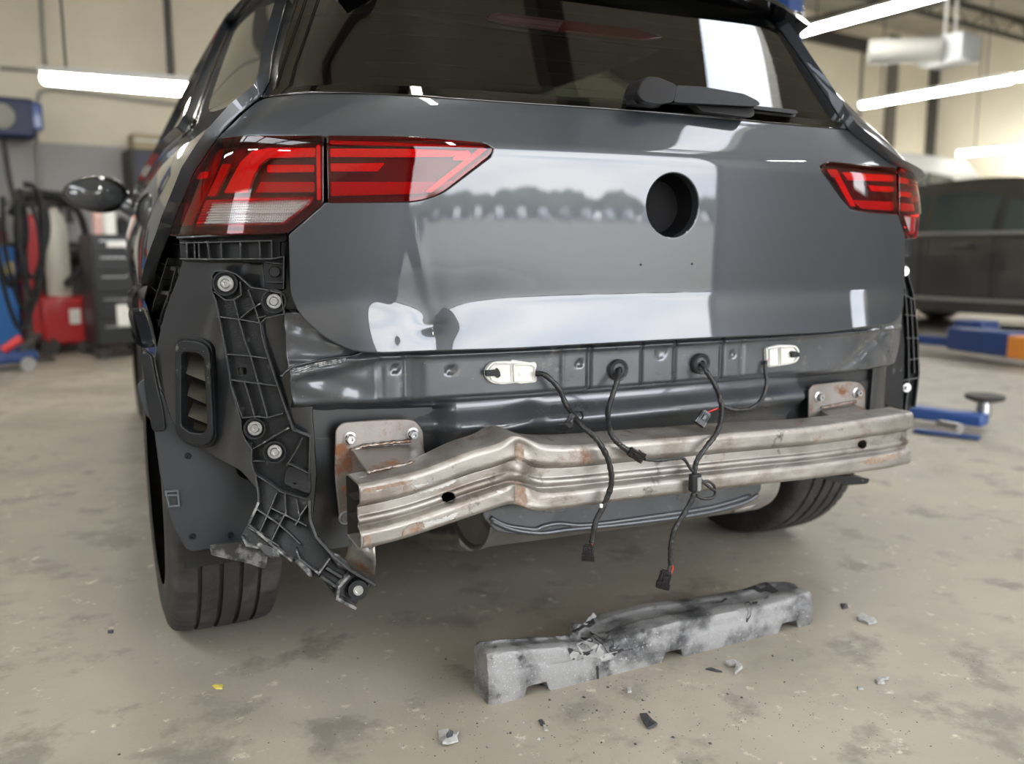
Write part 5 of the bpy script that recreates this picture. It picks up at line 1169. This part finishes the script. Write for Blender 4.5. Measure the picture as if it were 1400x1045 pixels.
# ================================================================== DEBRIS
CH = mat('grey_chip', (.42, .42, .41), .6, var=.4, vscale=60); CHD = mat('dark_chip', (.05, .05, .055), .5, var=.3, vscale=60); YEL = mat('yellow_crumb', (.62, .52, .10), .7)
def chip(px, py, outline, m, label, th=.004, lift=0., name='plastic_chip', cat='debris'):
    c = atz(px, py, th); loc = np.array([c[0], c[1], 0.]); pts = [atz(px+x, py+y, th/2)-loc for x, y in outline]; ct = np.mean(pts, 0); V = []; k = len(pts)
    for i, p in enumerate(pts): V.append([p[0], p[1], 0.0005+lift*(.5+.5*math.sin(i*2.1))])
    for i, p in enumerate(pts): V.append([p[0]*.93, p[1]*.93, th+lift*(.5+.5*math.sin(i*2.1))])
    V.append([ct[0], ct[1], th*1.5+lift*.5]); Fc = [tuple(range(k-1, -1, -1))]+[(i, (i+1) % k, k+(i+1) % k, k+i) for i in range(k)]+[(k+i, k+(i+1) % k, 2*k) for i in range(k)]
    o = mesh(name, V, Fc, m, None, smooth=False); o.location = loc; return tag(o, label, cat)
c1 = chip(613, 1010, [(-14, -8), (0, -9), (5, -5), (15, -8), (12, 0), (14, 4), (0, 10), (-8, 11), (-13, 0)], CH, 'pale curled grey shard with a dark slit, nearest the bottom of the photo', .004, .006)
chip(613, 1008, [(-3, 1), (7, -3), (6, -1), (-2, 3)], CHD, 'thin dark sliver lying on the nearest pale shard', .014, 0, 'plastic_sliver')
chip(886, 988, [(-12, -10), (-2, -8), (6, -3), (13, 4), (10, 8), (0, 9), (-6, 3)], CHD, 'dark angular shard in front of the foam block, middle of the floor', .004, .006)
chip(1003, 914, [(-13, -7), (0, -8), (10, -6), (13, 0), (8, 6), (2, 8), (6, 2), (5, -2), (-6, -3)], CH, 'curved pale grey shell fragment beside the foam block front edge', .006, .006)
chip(1186, 847, [(-15, -2), (-8, -7), (2, -3), (10, -1), (13, 5), (2, 7), (-6, 3), (-13, 1)], CH, 'pale chip on the floor right of the foam block end', .005, .003)
chip(1154, 829, [(-5, -3), (4, -3), (6, 2), (-2, 4)], CHD, 'small black crumb beside the pale chip right of the foam', .004, 0)
chip(1206, 931, [(-10, -1), (-2, -3), (10, -5), (9, -1), (1, 1), (4, 4), (-6, 5)], CH, 'jagged whitish chip at lower right, away from the foam block', .004, .003)
chip(1176, 941, [(-4, -2), (4, -2), (5, 2), (-3, 2)], CH, 'tiny pale crumb left of the jagged whitish chip', .003)
chip(741, 988, [(-5, -3), (0, -4), (4, 1), (5, 5), (-2, 4)], CHD, 'small dark crumb in front of the foam left notch', .003)
chip(860, 944, [(-3, -4), (3, -3), (4, 2), (-2, 3)], CH, 'small white crumb just in front of the foam middle', .004)
chip(976, 916, [(-12, -1), (-4, -3), (4, 0), (12, 3), (5, 3), (-4, 1)], CHD, 'thin dark sliver left of the curved shell fragment', .003, 0, 'plastic_sliver')
chip(298, 939, [(-8, -1), (-2, -3), (7, -2), (6, 3), (-3, 3)], YEL, 'yellow crumb on the floor below the left rear tyre', .003, 0, 'crumb')
chip(744, 997, [(-2, -6), (2, -5), (1, 0), (6, 3), (0, 2)], CH, 'small splinter in front of the foam near its left end', .003)
chip(151, 864, [(-4, -2), (4, -2), (3, 2), (-4, 2)], CHD, 'black speck of rubber on the floor left of the rear tyre', .003, 0, 'crumb')
# loose grit: nobody could count it
def grit(name, n, m, lo, hi, label, region):
    mb = MB()
    for i in range(n):
        px, py = region(); 
        c = atz(px, py, 0); s = rng.uniform(lo, hi)*(1+ (rng.random() < .05)*1.4); a = rng.uniform(0, 6.28); e = rng.uniform(.35, 1); V = []
        for k in range(4): t = a+k*1.5708+rng.uniform(-.3, .3); V.append((c[0]+s*math.cos(t)*(1 if k % 2 else e), c[1]+s*math.sin(t), 0.0002))
        V.append((c[0], c[1], s*.8)); mb.add(V, [(0, 1, 4), (1, 2, 4), (2, 3, 4), (3, 0, 4)])
    tag(mb.build(name, m, None), label, 'debris', None, 'stuff')
def reg1():
    while True:
        x = rng.normal(860, 250); y = rng.normal(965, 60)
        if 60 < x < 1390 and 800 < y < 1044: return x, y
def reg2(): return rng.uniform(0, 1400), 1045-abs(rng.normal(0, 120))
grit('floor_grit', 620, CHD, .0007, .0018, 'loose dark grit scattered on the floor around the foam block', reg1)
grit('floor_grit', 420, CH, .0007, .0017, 'loose pale grit scattered on the floor around the foam block', reg1)
grit('floor_dust', 260, CH, .0005, .0012, 'fine pale dust specks across the whole concrete floor', reg2)
# ================================================================== LAMPS
TUBE = emit('fluorescent_tube', (1, .97, .90), 34.0); FIX = mat('lamp_fixture', (.6, .6, .58), .5)
def tube_light(a, b, label, group=None, two=True, wire=True, r=.045):
    a = np.array(a); b = np.array(b); c = (a+b)/2; t = empty('tube_light', c, label, 'light', group); d = b-a; L_ = np.linalg.norm(d); d /= L_; w = np.cross(d, [0, 0, 1.]); w /= np.linalg.norm(w); up = np.cross(w, d)
    mb = MB(); mb.box(up*.045, (L_, .11, .035), [d, w, up]); mb.build('housing', FIX, t)
    segs = [(-.5, -.01), (.01, .5)] if two else [(-.5, .5)]
    for s0, s1 in segs:
        mb = MB(); mb.tube([d*L_*s0*.985, d*L_*s1*.985], r, 12); mb.build('tube', TUBE, t, smooth=True, auto=40)
    if wire:
        for k in (-.35, .35):
            mb = MB(); p = c+d*L_*k; mb.tube([p-c+up*.06, np.array([p[0]-c[0], p[1]-c[1], max(H-.02-c[2], .1)])], .008, 5); mb.build('hanger', DKST, t)
    return t
# visible ones, placed in building depth
tube_light(atv(62, 106, 6.2), atv(262, 122, 5.2), 'hanging fluorescent tube left of the car in front of the cream wall', r=.042)
tube_light(atv(1088, 46, 7.6), atv(1300, -12, 5.6), 'long fluorescent tube light nearest the roof above the car right edge', r=.048)
tube_light(atv(1177, 144, 7.9), atv(1384, 108, 5.6), 'long fluorescent tube light across the right wall below the grey heater', r=.042)
tube_light(atv(1392, 106, 5.5), atv(1560, 75, 4.3), 'tube light cut by the right photo edge beside the heater tube row', r=.038)
tube_light(atv(1308, 210, 7.8), atv(1480, 196, 6.4), 'low fluorescent tube light just above the grey sedan roof', two=False, r=.042)
# unseen rows over the bay, added to light the room (mirrored in the glass)
GRP = 'overhead tube rows out of view'
for u in (-3.8, .9, 6.):
    for v in (-3.2, .2, 3.6):
        if u == 6. and v == 3.6: continue
        tube_light(B(u, v-.6, 3.72), B(u, v+.6, 3.72), 'unseen overhead fluorescent fixture added in rows to light the bays', GRP)
# ================================================================== HEATER UNIT + BLUE LIFT POST
def obox(c, d, ax=(BU, BV, np.array([0, 0, 1.]))): return c, d, list(ax)
hp = atv(1298, 70, 6.4); t = empty('unit_heater', hp, 'pale grey box heater hung from the roof at upper right', 'heater')
GRYB = mat('heater_grey', (.50, .53, .54), .5)
mb = MB(); mb.box((0, 0, 0), (.42, .55, .32), [BU, BV, (0, 0, 1)]); bevel(mb.build('casing', GRYB, t), .01, 2)
for i in range(6): mb = MB(); mb.box(BU*.22+np.array([0, 0, -.13+i*.05]), (.02, .48, .02), [BU, BV, (0, 0, 1)]); mb.build('louvre', POST, t)
for k in (-.12, .10): mb = MB(); mb.tube([BU*k+np.array([0, 0, .16]), BU*k+np.array([0, 0, H-hp[2]])], .018, 8); mb.build('hanging_rod', FIX, t)
mb = MB(); mb.tube([BU*-.2, BU*-.75+BV*.6], .15, 14); mb.build('duct', mat('duct_grey', (.30, .30, .28), .6), t, smooth=True, auto=40)
BLUE = mat('blue_lift_paint', (.015, .065, .25), .4, coat=.5); BLUD = mat('dark_blue_paint', (.015, .045, .16), .45, coat=.4); ORG = mat('orange_paint', (.75, .27, .04), .5)
pb = atv(1079, 12, 4.6); mb = MB(); mb.box((0, 0, 2.05), (.16, .14, 4.1), [BU, BV, (0, 0, 1)]); o = mb.build('lift_post', BLUE, None); o.location = (pb[0], pb[1], 0); bevel(o, .01, 2)
mb = MB(); mb.box((0, 0, .02), (.4, .4, .04), [BU, BV, (0, 0, 1)]); mb.build('base_plate', BLUE, o)
tag(o, 'blue lift column behind the roof spoiler, its top at the photo edge', 'lift column')
# lift arms lying by the grey sedan
def gbox(mb, P, Q_, w, z0, z1):
    P = np.array([P[0], P[1], 0]); Q_ = np.array([Q_[0], Q_[1], 0]); d = (Q_-P); l = np.linalg.norm(d); d /= l; s = np.cross([0, 0, 1.], d); c = (P+Q_)/2+np.array([0, 0, (z0+z1)/2]); mb.box(c, (l, w, z1-z0), [d, s, (0, 0, 1)])
t = empty('vehicle_lift_arm', (*atz(1340, 492, 0)[:2], 0), 'blue lift arm with orange end in front of the grey sedan', 'lift arm'); o0 = np.array(t.location)
def lp(px, py, z=0): return atz(px, py, z)-o0
mb = MB(); gbox(mb, lp(1306, 488), lp(1392, 500), .22, .06, .24); bevel(mb.build('arm_box', BLUD, t), .02, 2)
mb = MB(); gbox(mb, lp(1310, 486), lp(1352, 491), .2, .2, .29); bevel(mb.build('arm_top', BLUD, t), .02, 2)
mb = MB(); gbox(mb, lp(1245, 482), lp(1310, 489), .10, .08, .15); bevel(mb.build('inner_arm', BLUD, t), .01, 2)
mb = MB(); gbox(mb, lp(1392, 500), lp(1425, 505), .23, .06, .22); bevel(mb.build('orange_end', ORG, t), .01, 2)
t = empty('vehicle_lift_arm', (*atz(1300, 588, 0)[:2], 0), 'low blue lift arm with round black pad beside the beam right end', 'lift arm'); o0 = np.array(t.location)
mb = MB(); gbox(mb, lp(1215, 574), lp(1346, 592), .10, .03, .085); bevel(mb.build('arm_box', BLUE, t), .01, 2)
mb = MB(); gbox(mb, lp(1250, 592), lp(1340, 603), .05, .005, .02); bevel(mb.build('arm_shoe', BLUD, t), .004, 2)
pc = lp(1343, 585); mb = MB(); mb.lathe((pc[0], pc[1], .05), (0, 0, 1), [(0, 0), (0, .035), (.07, .03), (.08, .02), (.085, 0)], 20); mb.build('screw_post', ZINC, t, smooth=True, auto=40)
mb = MB(); mb.lathe((pc[0], pc[1], .125), (0, 0, 1), [(0, 0), (0, .05), (.012, .085), (.03, .085), (.03, .07), (.024, 0)], 24); mb.build('rubber_pad', RUBBER, t, smooth=True, auto=40)
mb = MB(); mb.tube([lp(1295, 583, .11)+[0, -.06, 0], lp(1295, 583, .11)+[0, .04, 0]], .022, 10); mb.build('pin', ZINC, t)
# ================================================================== CARS BEHIND
GCAR = mat('graphite_car_paint', (.060, .058, .054), .3, .5, coat=1.)
near = atz(1400, 466, 0); mid_ = atz(1240, 440, 0)
uvp = lambda P: ((P-BO)@BU, (P-BO)@BV)
u_s = uvp(atz(1330, 458, 0))[0]
pc = B(u_s+.9, uvp(atz(1400, 462, 0))[1]+.35)
SED = [(-2.3, .30), (-2.32, .7), (-2.2, .98), (-1.75, 1.05), (-1.2, 1.36), (-.5, 1.47), (.3, 1.45), (.9, 1.25), (1.35, 1.0), (2.05, .84), (2.3, .62), (2.28, .30), (0, .25)]
SG = [[(-1.62, 1.05), (-1.15, 1.30), (-.72, 1.38), (-.72, 1.02)], [(-.62, 1.02), (-.62, 1.385), (.02, 1.39), (.02, 1.0)], [(.12, 1.0), (.12, 1.385), (.33, 1.37), (.85, 1.18), (1.1, .99)]]
sedan = side_car('parked_sedan', SED, SG, 1.85, GCAR, (-1.45, 1.4), pc, BA-math.pi/2, 'dark graphite sedan parked behind the car at the right photo edge')
for x, z0, z1 in ((-.67, .35, 1.0), (.07, .35, 1.0)): mb = MB(); mb.box((x, -.935, (z0+z1)/2), (.012, .01, z1-z0)); mb.build('door_gap', BLACKM, sedan)
for x in (-.25, .55): mb = MB(); mb.box((x, -.945, .86), (.22, .03, .03)); bevel(mb.build('door_handle', GCAR, sedan), .008, 2)
mb = MB(); mb.box((-.2, -.94, .985), (2.4, .02, .03)); mb.build('window_moulding', ZINC, sedan)
mb = MB(); mb.box((0, -.93, .34), (2.4, .03, .03)); mb.build('sill_strip', ZINC, sedan)
# silver car with rounded roof, half hidden behind the right tail light
c2 = atv(1289, 260, 7.98); ue = (c2-BO)@BU
VAN = [(-2.3, .35), (-2.36, .8), (-2.33, 1.3), (-2.2, 1.7), (-1.9, 1.96), (-1.4, 2.07), (.3, 2.08), (1.0, 1.9), (1.5, 1.35), (2.2, 1.1), (2.35, .7), (2.3, .35), (0, .25)]
VG = [[(-2.1, 1.25), (-2.02, 1.6), (-1.3, 1.86), (-.7, 1.9), (-.7, 1.22)], [(-.6, 1.22), (-.6, 1.9), (.25, 1.9), (.85, 1.72), (1.2, 1.25)]]
silver = side_car('parked_van', VAN, VG, 1.8, mat('silver_grey_car', (.40, .41, .41), .35, .3, coat=1.), (-1.45, 1.45), B(ue-2.3, 7.98), BA+math.pi, 'silver grey van whose rounded roof edge shows above the right tail light')
# ================================================================== LEFT BACKGROUND
def wp_(px, py, back=.0): return atv(px, py, V1-back)
t = empty('wall_conduit', wp_(58, 250), 'grey conduit run on the left part of the cream wall', 'conduit'); o0 = np.array(t.location)
CON = mat('conduit_grey', (.30, .29, .26), .5)
mb = MB(); mb.tube([wp_(62, 400, .04)-o0, wp_(56, 300, .04)-o0, wp_(48, 150, .04)-o0, wp_(54, 126, .04)-o0, wp_(70, 122, .04)-o0, wp_(262, 146, .04)-o0], .015, 8); mb.build('pipe', CON, t, smooth=True)
mb = MB(); mb.tube([wp_(54, -40, .04)-o0, wp_(58, 40, .04)-o0, wp_(62, 92, .04)-o0], .016, 8); mb.build('pipe', CON, t, smooth=True)
mb = MB(); mb.tube([wp_(0, 93, .04)-o0, wp_(60, 97, .04)-o0], .016, 8); mb.build('pipe', CON, t, smooth=True)
mb = MB(); mb.box(wp_(62, 365, .06)-o0, (.16, .08, .3), [BU, BV, (0, 0, 1)]); bevel(mb.build('socket_box', FIX, t), .01, 2)
mb = MB(); mb.tube([wp_(228, -20, .04)-o0, wp_(236, 110, .04)-o0], .02, 8); mb.build('drop_pipe', DKST, t, smooth=True)
mb = MB(); mb.tube([wp_(0, 275, .05)-o0, wp_(240, 283, .05)-o0], .02, 8); mb.build('hose_rail', CON, t, smooth=True)
# tools hanging from the rail
for px, h, r_ in ((70, .18, .03), (95, .14, .035), (82, .22, .02)):
    p = wp_(px, 283, .12); t = empty('hanging_tool', p, {70: 'dark tool hanging on the wall rail nearest the conduit', 95: 'dark tool hanging on the rail nearest the door mirror', 82: 'slim dark tool hanging between the other two on the rail'}[px], 'tool')
    mb = MB(); mb.tube([(0, 0, .05), (0, 0, -h)], r_, 8, rr=[r_*.5, r_]); mb.build('tool_body', DKST, t, smooth=True, auto=40); mb = MB(); mb.lathe((0, 0, .04), BV, [(-.015, .03), (.015, .03), (.015, .018), (-.015, .018), (-.015, .03)], 14); mb.build('hook_ring', DKST, t)
# blue hose reel and its hose
p = wp_(14, 163, .35); t = empty('hose_reel', p, 'dark blue reel box mounted high on the wall at the left photo edge', 'hose reel')
mb = MB(); mb.box((0, 0, 0), (.34, .3, .32), [BU, BV, (0, 0, 1)]); bevel(mb.build('case', mat('navy_case', (.012, .02, .07), .5), t), .03, 2); mb = MB(); mb.lathe(-BV*.15-BU*.08, -BV, [(0, .10), (.03, .10), (.04, .08), (.04, 0)], 20); mb.build('face_plate', mat('reel_face', (.28, .28, .25), .5), t, smooth=True, auto=40)
mb = MB(); mb.box(BU*.19+np.array([0, -.05, .02]), (.09, .2, .22), [BU, BV, (0, 0, 1)]); bevel(mb.build('side_cover', BLUE, t), .02, 2)
t = empty('air_hose', wp_(8, 190, .35), 'grey hose hanging from the blue reel down to the red machine', 'hose'); o0 = np.array(t.location)
mb = MB(); mb.tube(catmull([wp_(4, 185, .35)-o0, wp_(12, 240, .4)-o0, wp_(22, 280, .5)-o0, wp_(34, 305, .6)-o0], 6), .024, 8); mb.build('hose', DKST, t, smooth=True)
mb = MB(); mb.tube([wp_(34, 303, .6)-o0, wp_(42, 325, .6)-o0], .045, 8, rr=[.05, .02]); mb.build('nozzle', mat('silver_nozzle', (.6, .6, .6), .4), t, smooth=True)
mb = MB(); mb.tube([wp_(31, 297, .6)-o0, wp_(35, 306, .6)-o0], .045, 8); mb.build('red_collar', REDW, t, smooth=True)
RED = mat('red_machine_paint', (.42, .015, .02), .4, coat=.5)
def gb(px, py): return atz(px, py, 0)
VL = 7.9
def place(px, v=VL):
    p = atv(px, 400, v); return np.array([p[0], p[1], 0])
AX = [BU, BV, np.array([0, 0, 1.])]
# red welding machine with gas bottle
p = place(82, 8.1); t = empty('welding_machine', p, 'red wheeled welding machine with pale upright gas bottle by the wall', 'welding machine')
mb = MB(); mb.box((0, 0, .27), (.34, .5, .38), AX); bevel(mb.build('cabinet', RED, t), .03, 2)
mb = MB(); mb.box(BU*-.21+np.array([0, 0, .62]), (.14, .3, .95), AX); bevel(mb.build('column', RED, t), .02, 2)
mb = MB(); mb.lathe((BU*-.02+BV*-.12)*1., (0, 0, 1), [(.46, 0), (.46, .09), (1.02, .09), (1.10, .06), (1.14, .03), (1.22, .03), (1.22, 0)], 20); mb.build('gas_bottle', mat('pale_bottle', (.50, .48, .42), .5), t, smooth=True, auto=40)
mb = MB(); mb.box(BV*-.255+BU*.06+np.array([0, 0, .3]), (.08, .01, .12), AX); mb.build('label_plate', WHITEP, t)
for k in (-.12, .14): mb = MB(); mb.tube([BU*k-BV*.2+np.array([0, -.05, .07]), BU*k-BV*.2+np.array([0, .05, .07])], .07, 14); mb.build('castor', RUBBER, t)
mb = MB(); mb.tube(catmull([BU*-.3+[0, -.2, 1.1], BU*-.1+[0, -.3, 1.25], BU*.16+[0, -.25, 1.15], BU*.22+[0, -.25, .8], BU*.05+[0, -.28, .55]], 6), .03, 8); mb.build('cable_loop', BLACKP, t, smooth=True)
mb = MB(); mb.box(BU*-.08+np.array([0, -.1, 1.22]), (.4, .2, .12), AX); bevel(mb.build('torch_tray', DKST, t), .02, 2)
# coil of black hoses beside it
p = place(36, 7.45); t = empty('hose_coil', p, 'tangle of black hoses hung in front of the red machine', 'hose coil')
for i, (u0_, u1_, zt_, zb_) in enumerate(((-.16, .02, 1.16, .55), (-.10, .12, 1.2, .38), (-.02, .16, 1.12, .62), (-.14, .10, 1.05, .25), (.0, .14, 1.18, .45))):
    mb = MB(); mb.tube(catmull([BU*u0_+np.array([0, -.03*i, zt_]), BU*(u0_-.01)+np.array([0, -.03*i, (zt_+zb_)/2]), BU*(u0_*.6+u1_*.4)+np.array([0, -.03*i, zb_]), BU*(u1_+.01)+np.array([0, -.03*i, (zt_+zb_)/2+.05]), BU*u1_+np.array([0, -.03*i, zt_+.04]), BU*(u1_*.3)+np.array([0, -.03*i, zt_+.1])], 6), .017, 7); mb.build('hose_loop', BLACKP, t, smooth=True)
mb = MB(); mb.tube([(0, .05, 0), (0, .05, 1.25)], .025, 8); mb.build('stand', DKST, t)
mb = MB(); mb.lathe((0, .05, 0), (0, 0, 1), [(0, 0), (0, .16), (.03, .14), (.04, 0)], 20); mb.build('stand_foot', DKST, t)
# black tool trolley
p = place(158, 7.55); t = empty('tool_trolley', p, 'black wheeled tool trolley standing left of the car below the mirror', 'trolley')
mb = MB(); mb.box((0, 0, .52), (.40, .5, .84), AX); bevel(mb.build('cabinet', mat('trolley_black', (.022, .024, .026), .45), t), .015, 2)
for z, h in ((.86, .10), (.73, .12), (.58, .14), (.40, .18), (.2, .16)):
    mb = MB(); mb.box(-BV*.255+np.array([0, 0, z]), (.36, .02, h), AX); d_ = mb.build('drawer', bpy.data.materials['trolley_black'], t); bevel(d_, .004, 2); mb = MB(); mb.box(-BV*.275+np.array([0, 0, z+h*.3]), (.28, .015, .012), AX); mb.build('handle', ZINC, d_)
mb = MB(); mb.box(-BV*.27+np.array([.02, 0, .87]), (.22, .01, .05), AX); mb.build('label_plate', WHITEP, t)
mb = MB(); mb.box(-BV*.27+np.array([.03, 0, .33]), (.16, .01, .17), AX); mb.build('paper_sheet', WHITEP, t)
for sx in (-.15, .15):
    for sy in (-.18, .18): mb = MB(); q = BU*sx+BV*sy; mb.tube([q+np.array([0, -.025, .06]), q+np.array([0, .025, .06])], .06, 14); mb.build('castor', RUBBER, t)
ztop = .94
def can(px, v, r_, h, m, label, capm=None, z=ztop, name='spray_can'):
    p = atv(px, 330, v); t = empty(name, (p[0], p[1], z), label, 'can'); mb = MB(); mb.lathe((0, 0, 0), (0, 0, 1), [(0, 0), (0, r_), (h*.85, r_), (h*.93, r_*.6), (h*.93, 0)], 18); mb.build('can_body', m, t, smooth=True, auto=40)
    mb = MB(); mb.lathe((0, 0, h*.93), (0, 0, 1), [(0, r_*.55), (h*.12, r_*.5), (h*.12, 0)], 14); mb.build('cap', capm or m, t, smooth=True, auto=40)
can(138, 7.5, .055, .24, mat('pink_white_can', (.65, .42, .38), .4), 'pale pink bottle standing on the black trolley', REDW, name='bottle')
can(151, 7.42, .05, .20, WHITEP, 'white can standing between other items on the black trolley', REDW)
can(143, 7.72, .05, .20, mat('olive_can', (.30, .32, .10), .4), 'olive green bottle at the left end of the trolley top', YEL, name='bottle')
can(168, 7.5, .05, .13, BLACKP, 'short black can at the right end of the trolley top')
# shelf box behind, right of the mirror
p = wp_(207, 235, .25); t = empty('wall_cabinet', p, 'dark cabinet on the wall just left of the car side window', 'cabinet')
mb = MB(); mb.box((0, 0, -.02), (.42, .4, .40), AX); bevel(mb.build('body', DKST, t), .01, 2); mb = MB(); mb.box(-BV*.205+np.array([0, 0, -.02]), (.36, .02, .34), AX); mb.build('door', mat('navy', (.03, .035, .06), .5), t)
p = wp_(207, 212, .3); mb = MB(); mb.box((0, 0, .0), (.34, .25, .16), AX); o = mb.build('cardboard_box', mat('cardboard', (.36, .30, .20), .8), None); o.location = tuple(p+np.array([0, 0, .09])); tag(o, 'tan box lying on top of the dark wall cabinet', 'box'); bevel(o, .005, 1)
mb = MB(); mb.box((0, -.128, .02), (.30, .004, .02), AX); mb.build('tape', FIX, o)
# second bench behind with dark clutter
p = place(150, 8.62); t = empty('workbench', p, 'grey workbench against the wall behind the red machine', 'workbench')
mb = MB(); mb.box((0, 0, .86), (1.5, .5, .06), AX); mb.build('top', DKST, t)
for sx in (-.7, 0, .7): mb = MB(); mb.box(BU*sx+np.array([0, 0, .42]), (.06, .5, .84), AX); mb.build('leg', DKST, t)
mb = MB(); mb.box(BV*.2+np.array([0, 0, .4]), (1.4, .02, .7), AX); mb.build('back_panel', mat('bench_panel', (.16, .16, .15), .6), t)
# blue cabinet, left edge
p = place(-12, 8.3); t = empty('blue_cabinet', p, 'bright blue cabinet cut by the left photo edge', 'cabinet')
BCB = mat('bright_blue', (.03, .18, .52), .45, coat=.3)
mb = MB(); mb.box(BU*.0+np.array([0, 0, .44]), (.34, .45, .82), AX); bevel(mb.build('body', BCB, t), .015, 2)
mb = MB(); mb.box(BU*.0-BV*.23+np.array([0, 0, .44]), (.30, .01, .72), AX); bevel(mb.build('door', BCB, t), .003, 1)
mb = MB(); mb.box(BU*.12-BV*.238+np.array([0, 0, .68]), (.06, .004, .10), AX); mb.build('yellow_label', mat('yellow_label', (.7, .6, .25), .6), t)
for sx in (-.12, .12): mb = MB(); mb.box(BU*sx+np.array([0, 0, .018]), (.06, .3, .036), AX); mb.build('foot', DKST, t)
p2_ = p+np.array([.03, -.05, .853]); t = empty('red_cloth', p2_, 'red rag heap on top of the blue cabinet', 'rag')
mb = MB(); blob(mb, (.0, 0, .075), (.12, .12, .06), 2.2); mb.build('rag', mat('red_rag', (.55, .08, .06), .8), t, smooth=True)
# trolley jack
p = atz(28, 506, 0); t = empty('trolley_jack', p, 'dark blue trolley jack on the floor at the left photo edge', 'jack')
mb = MB(); gbox(mb, BU*-.45+BV*-.1, BU*.10+BV*.05, .16, .05, .13); bevel(mb.build('frame', BLUD, t), .02, 2)
for q in (BU*.06+BV*.02, BU*.04-BV*.12, BU*-.3, ): mb = MB(); mb.tube([q+np.array([0, -.03, .05]), q+np.array([0, .03, .05])], .05, 14); mb.build('wheel', ZINC, t)
mb = MB(); mb.tube([BU*.0+[0, 0, .12], BU*.12+BV*.2+[0, 0, .2]], .03, 8); mb.build('lift_arm', DKST, t)
mb = MB(); mb.lathe(BU*.12+BV*.2+np.array([0, 0, .2]), (0, 0, 1), [(0, .05), (.03, .06), (.03, 0)], 16); mb.build('saddle', DKST, t)
mb = MB(); mb.tube([BU*-.1+[0, 0, .14], BU*.02+[0, 0, .22]], .03, 8); mb.build('red_valve', REDW, t)
